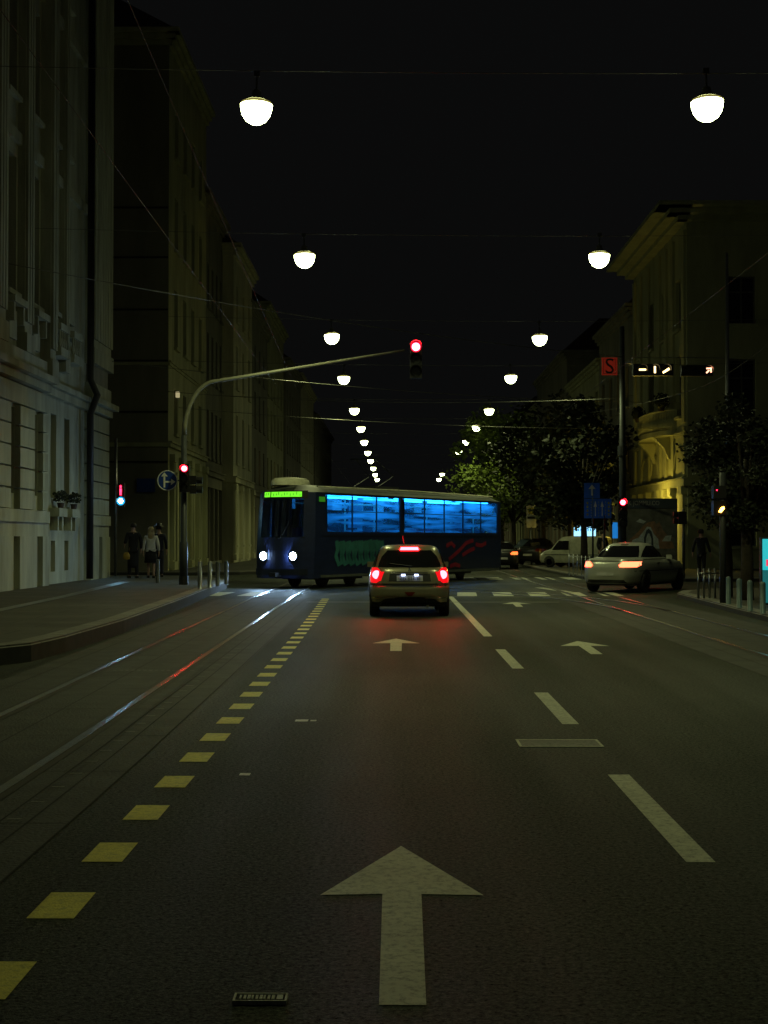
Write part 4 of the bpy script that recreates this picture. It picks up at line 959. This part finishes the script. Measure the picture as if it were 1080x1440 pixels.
MB().box(-.7, .7, -1.6, 1.6, .2, .26).build('underbody', 'trim', hatch)

def sedan(name, label, loc, rz, paint, light, L=4.6, lamps=True):
    root = empty(name, loc, rz, label, 'car'); h = L/2
    c = Car([(.26, .80, -h+.2, h-.15, 6), (.33, .86, -h+.05, h-.03, 5.5), (.5, .895, -h, h, 5), (.72, .90, -h+.01, h-.03, 4.6), (.86, .885, -h+.05, h-.25, 4.4), (.955, .84, -h+.11, h-1.0, 4.2),
             (.985, .80, -h+.45, h-1.45, 4.2), (1.01, .77, -h+.72, h-1.62, 4.2), (1.22, .68, -h+1.12, h-2.0, 4.2), (1.36, .60, -h+1.45, h-2.3, 4.2), (1.42, .5, -h+1.65, h-2.5, 4), (1.45, .3, -h+1.95, h-2.75, 3)])
    c.body(root, paint)
    c.rpatch(lin([(1.02, -.66, .66), (1.2, -.58, .58), (1.35, -.47, .47)]), 'rear_window', 'carglass', root, .01, 14)
    for sg in (-1, 1):
        a = (lambda p, q: (min(sg*p, sg*q), max(sg*p, sg*q)))
        c.rpatch(lin([(.74, *a(.44, .80)), (.80, *a(.40, .845)), (.90, *a(.50, .83))]), 'taillight', light, root, .014, 10)
        c.spatch(lin([(.77, -h+.1, -h+.5), (.88, -h+.2, -h+.42)], 3), 'taillight_side', light if lamps else 'tailoff', root, sg, .008)
        w = c.spatch(lin([(1.02, -h+1.0, h-1.75), (1.2, -h+1.3, h-2.05), (1.35, -h+1.65, h-2.4)]), 'side_window', 'carglass', root, sg)
        c.spatch(lin([(.96, -h+.9, h-1.3), (.972, -h+.9, h-1.35)], 2), 'window_trim', 'chrome', root, sg, .012)
        c.spatch(lin([(.62, -h+.3, h-.5), (.64, -h+.3, h-.5)], 2), 'side_moulding', 'chrome', root, sg, .012)
        MB().box(sg*.9-.09, sg*.9+.09, h-1.95, h-1.82, .96, 1.08).build('side_mirror', paint, root)
        for yy in (-.55, .45): MB().box(sg*.895-.012, sg*.895+.012, yy, yy+.18, .84, .86).build('door_handle', 'chrome', root)
        c.rpatch(lin([(.66, *a(.5, .8)), (.78, *a(.45, .8))], 2), 'headlight', 'signwhite', root, .01, 6, True)
        MB().box(*a(.872, .878), -.05, -.04, .4, .9).build('door_seam', 'trim', root)
    c.rpatch(lin([(.5, -.26, .26), (.61, -.26, .26)], 2), 'number_plate', 'plate', root, .012, 8)
    c.rpatch(lin([(.9, -.84, .84), (.93, -.83, .83)], 2), 'boot_seam', 'trim', root, .004, 16)
    c.rpatch(lin([(.28, -.6, .6), (.38, -.55, .55)], 2), 'diffuser', 'trim', root, .008, 10)
    c.rpatch(lin([(1.37, -.12, .12), (1.395, -.12, .12)], 2), 'high_brake_light', 'tailoff', root, .012, 4)
    arches(c, root, (-h+.98, h-.9), .31, .88); MB().box(-.75, .75, -h+.4, h-.4, .2, .28).build('underbody', 'trim', root)
    return root
Ys = 42.0
sedan('sedan_car', 'silver sedan with orange-red tail lights turning off to the right', (PX(893, 42.2), 42.2, 0), R(-31), 'silver', 'tailor', 4.75)
sedan('sedan_car', 'dark car with a thin orange tail light just right of the end of the tram', (PX(702, 74), 74, 0), R(0), 'darkcar', 'streak')
sedan('sedan_car', 'dark parked car right of the tram stop post', (PX(762, 78), 78, .13), R(-28), 'darkcar', 'tailoff', 4.2, False)
sedan('sedan_car', 'grey-blue parked car behind the tram stop post', (PX(742, 86), 86, .13), R(158), 'bluecar', 'tailoff', 4.2, False)
# pale delivery van
vx = empty('delivery_van', (PX(809, 70), 70, .13), R(58), 'pale delivery van parked beneath the street trees on the right', 'van')
V1 = Car([(.28, .80, -2.0, 2.0, 6), (.4, .84, -2.08, 2.08, 6), (.7, .86, -2.1, 2.05, 6), (.95, .85, -2.1, 1.75, 6), (1.05, .84, -2.1, 1.35, 6), (1.5, .80, -2.07, .95, 6), (1.72, .75, -2.02, .7, 5.5), (1.80, .62, -1.9, .5, 5), (1.82, .3, -1.5, 0, 4)])
vx.scale = (.86, .86, .86); V1.body(vx, 'vanpaint')
for sg in (-1, 1):
    V1.spatch(lin([(1.02, .05, 1.15), (1.3, .05, .95), (1.55, .05, .72)]), 'cab_window', 'carglass', vx, sg); V1.spatch(lin([(.72, -1.9, 1.6), (.76, -1.9, 1.6)], 2), 'side_moulding', 'trim', vx, sg, .014)
    V1.spatch(lin([(.45, -.02, 0), (1.6, -.02, 0)], 4), 'door_seam', 'trim', vx, sg, .01)
    a = (lambda p, q: (min(sg*p, sg*q), max(sg*p, sg*q)))
    V1.rpatch(lin([(.8, *a(.68, .8)), (1.2, *a(.68, .79))], 3), 'taillight', 'tailoff', vx, .012, 4); V1.rpatch(lin([(.7, *a(.45, .78)), (.85, *a(.5, .76))], 3), 'headlight', 'signwhite', vx, .012, 6, True)
V1.rpatch(lin([(1.08, -.7, .7), (1.3, -.68, .68), (1.6, -.62, .62)]), 'windscreen', 'carglass', vx, .01, 12, True)
V1.rpatch(lin([(1.1, -.66, .66), (1.6, -.6, .6)]), 'rear_window', 'carglass', vx, .01, 12)
arches(V1, vx, (-1.35, 1.3), .31, .85)

# ------------------------------------------------------------------ tram
tram = empty('tram', (-3.7, 43.5, 0), -math.atan2(.497, .868), 'dark blue tram with blue-lit windows and a green destination sign crossing the junction', 'tram')
TL = 14.2; HW = 1.1
def yfront(x, z=1.5): return .42*(abs(x)/HW)**2.6+(.16*max(0, z-1.25)/1.6)
def yrear(x, z=1.5): return TL-.35*(abs(x)/HW)**2.6
def fwall(mb, fn, us, vs, ops, mi=0):
    for i in range(len(us)-1):
        for j in range(len(vs)-1):
            um = (us[i]+us[i+1])/2; vm = (vs[j]+vs[j+1])/2
            if any(o[0] < um < o[1] and o[2] < vm < o[3] for o in ops): continue
            mb.face([fn(us[i], vs[j]), fn(us[i+1], vs[j]), fn(us[i+1], vs[j+1]), fn(us[i], vs[j+1])], mi)
wops = [(1.15, 2.7), (2.7, 4.25), (4.25, 5.85), (6.1, 7.6), (7.6, 9.1), (9.1, 10.6), (10.6, 12.1), (12.1, 13.55)]
ZW0, ZW1 = 1.78, 2.95
body = MB()
us = sorted({.42+.16, 1.0, TL-.35} | {a for w in wops for a in w}); vs = [.32, .9, 1.7, ZW0, 2.4, ZW1, 3.02]
so = [(a, b, ZW0, ZW1) for a, b in wops]
for sg in (-1, 1):
    X = lambda z: sg*(HW-.05*max(0, z-1.7)/1.3-.03*max(0, .9-z)/.6)
    fwall(body, lambda u, v: (X(v), u if u > .6 else yfront(X(v), v), v), us, vs, so)
    fwall(body, lambda u, v: (X(v)-sg*.06, u if u > .6 else yfront(X(v), v)+.06, v), us, vs, so, 2)
xs = [-1.1+.1*k for k in range(23)]; fo = [(-.85, .85, 1.6, 2.8)]
XX = lambda x, z: x*(HW-.05*max(0, z-1.7)/1.3-.03*max(0, .9-z)/.6)/HW
fwall(body, lambda u, v: (XX(u, v), yfront(XX(u, v), v), v), xs, [.32, .6, .9, 1.2, 1.6, 2.0, 2.4, 2.8, 3.02], [(-.85, .85, 1.6, 2.8)])
fwall(body, lambda u, v: (XX(u, v), yrear(XX(u, v), v), v), xs, [.32, .6, .9, 1.2, 1.7, 2.0, 2.4, 2.8, 3.02], [(-.75, .75, 1.7, 2.8)])
body.build('body', ['trambody', 'tramdark', 'traminside'], tram, 'auto')
rf = MB(); rows = []
for j in range(33):
    t = j/32; row = []
    for i in range(25):
        u = -1+2*i/24; x = u*1.06; ya = yfront(x, 3.02)-.01; yb = yrear(x, 3.02)+.01
        e = min(1, min(t, 1-t)*16+.0)
        row.append((x, ya+(yb-ya)*t, 3.02+.26*(1-abs(u)**3.5)*(1-(1-e)**2.2)))
    rows.append(row)
rf.grid(rows); rf.build('roof', 'tramroof', tram, 'auto')
for a, b in wops:
    x = 1.075
    for sg in (-1, 1):
        f = MB(); f.box(sg*x-.02, sg*x+.02, a, b, 2.42, 2.45); f.box(sg*x-.02, sg*x+.02, a, a+.018, ZW0, ZW1); f.box(sg*x-.02, sg*x+.02, b-.018, b, ZW0, ZW1)
        w = f.build('window', 'tramdark', tram)
        MB().face([(sg*1.055, a, ZW0), (sg*1.055, b, ZW0), (sg*1.04, b, ZW1), (sg*1.04, a, ZW1)]).build('pane', 'tramglass' if sg > 0 else 'tramglass2', w)
ws = MB().grid([[(XX(x, z), yfront(XX(x, z), z)+.02, z) for x in [-.85+.17*k for k in range(11)]] for z in (1.6, 2.0, 2.4, 2.8)]); ws.build('windscreen', 'tramglass2', tram, True)
MB().tube([(-.85, yfront(.85, 2)-.01, 1.6), (0, yfront(0, 1.6)-.01, 1.58), (.85, yfront(.85, 1.6)-.01, 1.6)], .025, 8).build('windscreen_seal', 'black', tram)
MB().tube([(.1, yfront(.1)-.03, 1.58), (.45, yfront(.45, 2.2)-.02, 2.2)], .012, 6).build('wiper', 'black', tram)
dk = MB().grid([[(XX(x, z), yfront(XX(x, z), z)-.012, z) for x in [-.92+.184*k for k in range(11)]] for z in (2.82, 3.08-.02)]); dk.build('sign_housing', 'black', tram)
sg_ = MB().grid([[(XX(x, z), yfront(XX(x, z), z)-.022, z) for x in [-.72+.05*k for k in range(7)]] for z in (2.87, 3.03)], 0)
sg_.grid([[(XX(x, z), yfront(XX(x, z), z)-.022, z) for x in [-.38+.113*k for k in range(11)]] for z in (2.87, 3.03)], 0); sg_.build('destination_sign', 'led', tram)
lt = MB()
for i, x in enumerate([-.66, -.6, -.5, -.27, -.16, -.07, .05, .15, .24, .35, .45, .56, .66]):
    z0_ = 2.89+.02*(i % 3); lt.box(x, x+.02, yfront(x, 3)-.034, yfront(x, 3)-.024, z0_, z0_+.07+.02*(i % 2))
lt.build('sign_lettering', 'leddim', tram)
MB().box(1.075, 1.083, .72, 1.06, 2.72, 2.88).build('side_destination_sign', 'leddim', tram)
for x in (-.56, .56):
    y = yfront(x, 1.0)
    MB().lathe([(.17, 0), (.17, .05), (.13, .055)], (x, y-.0, 1.02), 24, axis='y').build('headlight_rim', 'tramdark', tram, True)
    MB().lathe([(.12, .05), (.11, .075), (.06, .09), (.001, .095)], (x, y, 1.02), 24, axis='y').build('headlight', 'head', tram, True)
bm = MB().grid([[(XX(x, z), yfront(XX(x, z), z)-.09, z) for x in [-1.0+.2*k for k in range(11)]] for z in (.42, .5, .62)]); bm.build('bumper', 'tramdark', tram, True)
MB().box(-.12, .12, -.3, .1, .38, .5).build('coupler', 'black', tram)
stp = MB().grid([[(1.106, y, z) for y in (.9, TL-.6)] for z in (1.62, 1.66)]); stp.build('waist_stripe', 'tramdark', tram)
sk = MB().grid([[(1.085, y, z) for y in (.8, TL-.5)] for z in (.34, .42)]); sk.build('skirt_trim', 'tramroof', tram)
# interior
inn = MB(); inn.box(-1.0, 1.0, .9, TL-.5, .85, .9); inn.build('floor', 'tramfloor', tram)
inn = MB(); inn.face([(-1.02, .8, 2.98), (1.02, .8, 2.98), (1.02, TL-.45, 2.98), (-1.02, TL-.45, 2.98)]); inn.build('ceiling', 'traminside', tram)
inn = MB(); inn.face([(-1, 1.1, .9), (-.2, 1.1, .9), (-.2, 1.1, 2.97), (-1, 1.1, 2.97)]); inn.face([(.35, 1.1, .9), (1, 1.1, .9), (1, 1.1, 2.97), (.35, 1.1, 2.97)]); inn.face([(-1, 5.95, .9), (-.5, 5.95, .9), (-.5, 5.95, 2.97), (-1, 5.95, 2.97)]); inn.build('cab_partition', 'traminside', tram)
for y0_, y1_ in ((1.3, 5.6), (6.2, 10.3), (10.9, 13.4)):
    MB().box(-.62, -.5, y0_, y1_, 2.93, 2.975).build('ceiling_lamp', 'tramlight', tram); MB().box(.62, .74, y0_, y1_, 2.93, 2.975).build('ceiling_lamp', 'tramlight', tram)
for k in range(11):
    y = 1.8+k*1.05
    for x in (-.75, .7):
        s_ = MB(); s_.box(x-.2, x+.2, y, y+.42, 1.28, 1.34); s_.box(x-.2, x+.2, y+.38, y+.44, 1.34, 1.92); s_.box(x-.05, x+.05, y+.15, y+.25, .9, 1.28)
        s_.build('seat', 'tramseatred' if k in (5, 6) else 'tramseat', tram)
for k in range(7):
    y = 1.6+k*1.9; MB().tube([(.3, y, .9), (.3, y, 2.97)], .018, 6).build('grab_pole', 'pale', tram)
for x in (-.35, .35): MB().tube([(x, 1.4, 2.72), (x, 13.3, 2.72)], .016, 6).build('hand_rail', 'pale', tram)
ad_ = MB()
for k in range(8): ad_.box(-1.03, -1.02, 1.9+k*1.45, 2.5+k*1.45, 2.55, 2.9)
ad_.build('advert_cards', 'whitecloth', tram)
# running gear, roof equipment
for yb in (2.6, 10.6):
    bg = MB(); bg.box(-.85, .85, yb-1.1, yb+1.1, .25, .5); b_ = bg.build('bogie', 'black', tram)
    for yy in (yb-.85, yb+.85):
        for x in (-.52, .52): MB().lathe([(.34, -.06), (.34, .04), (.3, .05), (.001, .05)], (x*1.0, yy, .34), 24, axis='x').build('wheel', 'dgrey', b_, True)
ru = MB()
ru.grid([[(-.3+.55*math.cos(t)*q, 1.15+.75*math.sin(t)*q, zz) for t in [2*math.pi*k/24 for k in range(25)]] for q, zz in ((1, 3.26), (1, 3.36), (.95, 3.44), (.8, 3.49), (.4, 3.52), (.01, 3.53))])
ru.build('roof_unit', 'pale', tram, True)
pg = MB(); pg.tube([(-.5, 5.2, 3.3), (-.5, 6.4, 3.75), (-.35, 5.3, 4.3)], .02, 6); pg.tube([(.5, 5.2, 3.3), (.5, 6.4, 3.75), (.35, 5.3, 4.3)], .02, 6); pg.tube([(-.6, 5.3, 4.32), (.6, 5.3, 4.32)], .025, 6); pg.box(-.6, .6, 5.0, 6.6, 3.28, 3.36)
pg.build('pantograph', 'dgrey', tram)
MB().tube([(.95, .8, 3.2), (.97, 7, 3.23), (.95, 13.4, 3.2)], .025, 8).build('roof_gutter', 'pale', tram)
# graffiti on the lower side, strokes of sprayed paint
def strokes(lst, w, m, name='graffiti'):
    g_ = MB()
    for s_ in lst:
        n = len(s_); rows = []
        for k in range(n):
            a = Vector(s_[max(0, k-1)]); b = Vector(s_[min(n-1, k+1)]); d = (b-a).normalized(); q = Vector((-d.y, d.x))*w/2; p = Vector(s_[k])
            rows.append([(1.109, (p+q).x, (p+q).y), (1.109, (p-q).x, (p-q).y)])
        g_.grid(rows)
    g_.build(name, m, tram)
rg = random.Random(5); st_ = []
for k in range(8):
    y = 1.7+k*.38; st_.append([(y, 1.5), (y+.06, 1.2), (y-.05, .95+.1*rg.random()), (y+.12, .75), (y+.3, .8), (y+.28, 1.2), (y+.2, 1.55-.1*rg.random())])
strokes(st_, .2, 'cyan')
strokes([[(9.4, .8), (9.8, .95), (10.3, 1.15), (10.8, 1.4), (11.4, 1.5)], [(9.2, 1.3), (9.6, 1.4), (9.9, 1.25)], [(10.5, .95), (11.0, 1.1), (11.5, 1.2)], [(9.5, .55), (9.9, .62), (10.3, .55)], [(11.6, 1.35), (12.1, 1.3), (12.5, 1.4)]], .15, 'redpaint')

# ------------------------------------------------------------------ people
def skin(name, V, E, rad, m, parent, sub=1):
    me = bpy.data.meshes.new(name); me.from_pydata(V, E, []); me.update()
    o = bpy.data.objects.new(name, me); COL.objects.link(o)
    sm = o.modifiers.new('s', 'SKIN'); sm.use_smooth_shade = True
    if not me.skin_vertices: return None
    for i, r_ in enumerate(rad):
        me.skin_vertices[0].data[i].radius = r_ if isinstance(r_, tuple) else (r_, r_)
        me.skin_vertices[0].data[i].use_root = i == 0
    o.modifiers.new('u', 'SUBSURF').levels = sub
    bpy.context.view_layer.update()
    m2 = bpy.data.meshes.new_from_object(o.evaluated_get(bpy.context.evaluated_depsgraph_get()))
    bpy.data.objects.remove(o); m2.materials.clear(); m2.materials.append(M[m]); m2.name = name
    for p_ in m2.polygons: p_.use_smooth = True; p_.material_index = 0
    ob = bpy.data.objects.new(name, m2); COL.objects.link(ob); ob.parent = parent; return ob
def person(label, loc, rz, h, top, bottom, hair, stride=.12, skirt=False, coat=.55, armout=.06, longhair=False, hat=False, elbow=0):
    root = empty('person', loc, rz, label, 'person'); k = h/1.75
    P = lambda *a: tuple(c*k for c in a)
    J = dict(pel=P(0,0,.93), sp=P(0,.0,1.15), ch=P(0,.01,1.35), nk=P(0,.0,1.48), hd=P(0,-.01,1.58), ht=P(0,0,1.68))
    V = [J['pel'], J['sp'], J['ch'], J['nk'], J['hd'], J['ht']]; E = [(0,1), (1,2), (2,3), (3,4), (4,5)]; Rr = [.13, .115, .13, .05, .085, .07]
    nose = len(V); V.append(P(0, -.095, 1.575)); E.append((4, nose)); Rr.append(.018)
    ck = {}
    for sg, yy in ((-1, stride), (1, -stride)):
        i = len(V)
        V += [P(sg*.09, 0, .88), P(sg*.10, yy*.4-.03, .48), P(sg*.10, yy, .09), P(sg*.105, yy-.14, .04)]; E += [(0, i), (i, i+1), (i+1, i+2), (i+2, i+3)]; Rr += [.085, .058, .042, .035]
        i = len(V); ck[sg] = i
        hx = sg*(.2+armout); e = elbow if sg > 0 else 0
        V += [P(sg*.18, 0, 1.40), P(sg*(.21+armout*.6), .03, 1.13), P(hx, -yy*.5-.03-e*.15, .90+e*.25), P(hx, -yy*.5-.05-e*.18, .83+e*.25)]; E += [(2, i), (i, i+1), (i+1, i+2), (i+2, i+3)]; Rr += [.055, .042, .027, .032]
        hb = V[-1]
        for f_ in range(5):       # fingers: four unequal, one thumb leaving the side of the palm
            j = len(V)
            if f_ < 4: o_ = ((f_-1.5)*.018*k); ln = (.06, .072, .066, .05)[f_]*k; V += [(hb[0]+o_*.3, hb[1]+o_, hb[2]-.04*k), (hb[0]-sg*.012*k, hb[1]+o_, hb[2]-.04*k-ln)]
            else: V += [(hb[0]-sg*.01, hb[1]-.035*k, hb[2]-.005*k), (hb[0]-sg*.02*k, hb[1]-.05*k, hb[2]-.045*k)]
            E += [(i+3, j), (j, j+1)]; Rr += [.009, .007]
    skin('body', V, E, [r_*k for r_ in Rr], 'skin', root)
    # coat or jacket
    V = [P(0,0,1.05), P(0,.01,1.2), P(0,.01,1.36), P(0,.01,1.44)]; E = [(0,1), (1,2), (2,3)]; Rr = [(.17, .12), (.155, .115), (.165, .115), (.075, .07)]
    i = len(V); V += [P(0,0,coat+.2), P(0,0,coat)]; E += [(0, i), (i, i+1)]; Rr += [(.185, .135), (.2, .15)]
    for sg, yy in ((-1, stride), (1, -stride)):
        i = len(V); e = elbow if sg > 0 else 0
        V += [P(sg*.18, 0, 1.40), P(sg*(.21+armout*.6), .03, 1.13), P(sg*(.2+armout), -yy*.5-.03-e*.14, .92+e*.25)]; E += [(2, i), (i, i+1), (i+1, i+2)]; Rr += [.07, .06, .045]
    skin('coat', V, E, [tuple(c*k for c in r_) if isinstance(r_, tuple) else r_*k for r_ in Rr], top, root)
    if skirt: MB().lathe([(.17*k, .98*k), (.2*k, .8*k), (.23*k, .52*k), (.2*k, .52*k)], seg=20, sy=.75).build('skirt', bottom, root, True)
    else:
        V = [P(0,0,.95)]; E = []; Rr = [(.15, .12)]
        for sg, yy in ((-1, stride), (1, -stride)):
            i = len(V); V += [P(sg*.09, 0, .84), P(sg*.10, yy*.4-.03, .48), P(sg*.10, yy, .08)]; E += [(0, i), (i, i+1), (i+1, i+2)]; Rr += [.1, .075, .06]
        skin('trousers', V, E, [tuple(c*k for c in r_) if isinstance(r_, tuple) else r_*k for r_ in Rr], bottom, root)
    sh_ = MB()
    for sg, yy in ((-1, stride), (1, -stride)): sh_.box(*(sorted((sg*.06*k, sg*.15*k))), (yy-.2)*k, (yy+.06)*k, 0, .07*k)
    sh_.build('shoes', 'black', root)
    hm = MB(); hm.lathe([(.001, .12), (.06, .11), (.095, .06), (.105, 0), (.1, -.04)], P(0, .018, 1.64), 18)
    if longhair: hm.lathe([(.1, .05), (.12, -.1), (.11, -.26), (.05, -.3)], P(0, .045, 1.62), 16, sy=.7)
    hm.build('hair', hair, root, True)
    if hat: MB().lathe([(.19, 0), (.19, .015), (.11, .02), (.1, .11), (.001, .13)], P(0, .01, 1.70), 20).build('hat', 'black', root, True)
    return root
person('person in a long black coat walking, tallest of the group by the pedestrian signal', (PX(187, 46.7), 46.7, LH), R(200), 1.86, 'blackcloth', 'blackcloth', 'darkhair', coat=.3, elbow=.8)
person('blonde person in a white jacket and dark skirt walking away beside the black-coated person', (PX(212, 47), 47, LH), R(185), 1.72, 'whitecloth', 'blackcloth', 'blonde', skirt=True, coat=.78, longhair=True)
person('person in dark clothes and a hat half hidden behind the blonde person', (PX(223, 48.2), 48.2, LH), R(190), 1.8, 'navycloth', 'navycloth', 'darkhair', hat=True)
person('person in a dark jacket standing between the van and the tall pole', (PX(847, 60), 60, .13), R(30), 1.8, 'blackcloth', 'navycloth', 'darkhair')
person('dark silhouetted person walking on the right pavement beside the wall', (PX(985, 50), 50, .13), R(150), 1.78, 'blackcloth', 'blackcloth', 'darkhair', armout=.1, coat=.7)
o = MB().lathe([(.001, 0), (.11, .02), (.12, .14), (.07, .24), (.001, .25)], sy=.5).build('handbag', 'yellowbag', None, True); o.location = (PX(177.5, 46.5), 46.5, LH+.62)
tag(o, 'small yellowish bag held by the person in the long black coat', 'bag')
# slim steel pole rising behind the right-hand signals
o = tag(MB().tube([(0,0,0), (0,0,10.8)], [.09, .045], 10).build('steel_pole', 'galv', None, True), 'slim steel pole rising right of the lit arrow signal', 'pole'); o.location = (PX(1023, 45), 45, 0)
# wall plaque and small street sign on the side wall
o = tag(MB().box(-.4, .4, 0, .04, 0, .6).build('street_name_plate', 'signblue2'), 'dark blue street name plate on the side wall of the ochre corner house', 'sign'); o.location = (PX(204, 60.8), 60.85, PZ(692, 60.8))

# ------------------------------------------------------------------ world, haze, camera
w = bpy.data.worlds.new('World'); S.world = w; w.use_nodes = True; nt = w.node_tree; bg = nt.nodes['Background']
sky = nt.nodes.new('ShaderNodeTexSky'); sky.sky_type = 'NISHITA'; sky.sun_disc = False; sky.sun_elevation = R(-4); sky.sun_rotation = R(200)
mx = nt.nodes.new('ShaderNodeMix'); mx.data_type = 'RGBA'; mx.blend_type = 'ADD'; mx.inputs[0].default_value = 1
mx.inputs[7].default_value = (.0027, .0028, .0028, 1)           # city glow on the night sky
sc = nt.nodes.new('ShaderNodeMix'); sc.data_type = 'RGBA'; sc.blend_type = 'MULTIPLY'; sc.inputs[0].default_value = 1; sc.inputs[7].default_value = (.004, .004, .004, 1)
nt.links.new(sky.outputs[0], sc.inputs[6]); nt.links.new(sc.outputs[2], mx.inputs[6]); nt.links.new(mx.outputs[2], bg.inputs['Color']); bg.inputs['Strength'].default_value = 1
cam = bpy.data.cameras.new('camera'); co = bpy.data.objects.new('camera', cam); COL.objects.link(co); S.camera = co
cam.sensor_fit = 'VERTICAL'; cam.sensor_height = 36; cam.sensor_width = 27; cam.lens = F/1440*36; cam.clip_end = 3000; cam.clip_start = .05
co.location = (0, 0, CH); co.rotation_euler = (R(90)+math.atan(38/F), 0, math.atan(17/F))
S.view_settings.view_transform = 'Standard'; S.view_settings.look = 'None'; S.view_settings.exposure = .13; S.view_settings.gamma = 1
S.render.resolution_x = 768; S.render.resolution_y = 1024
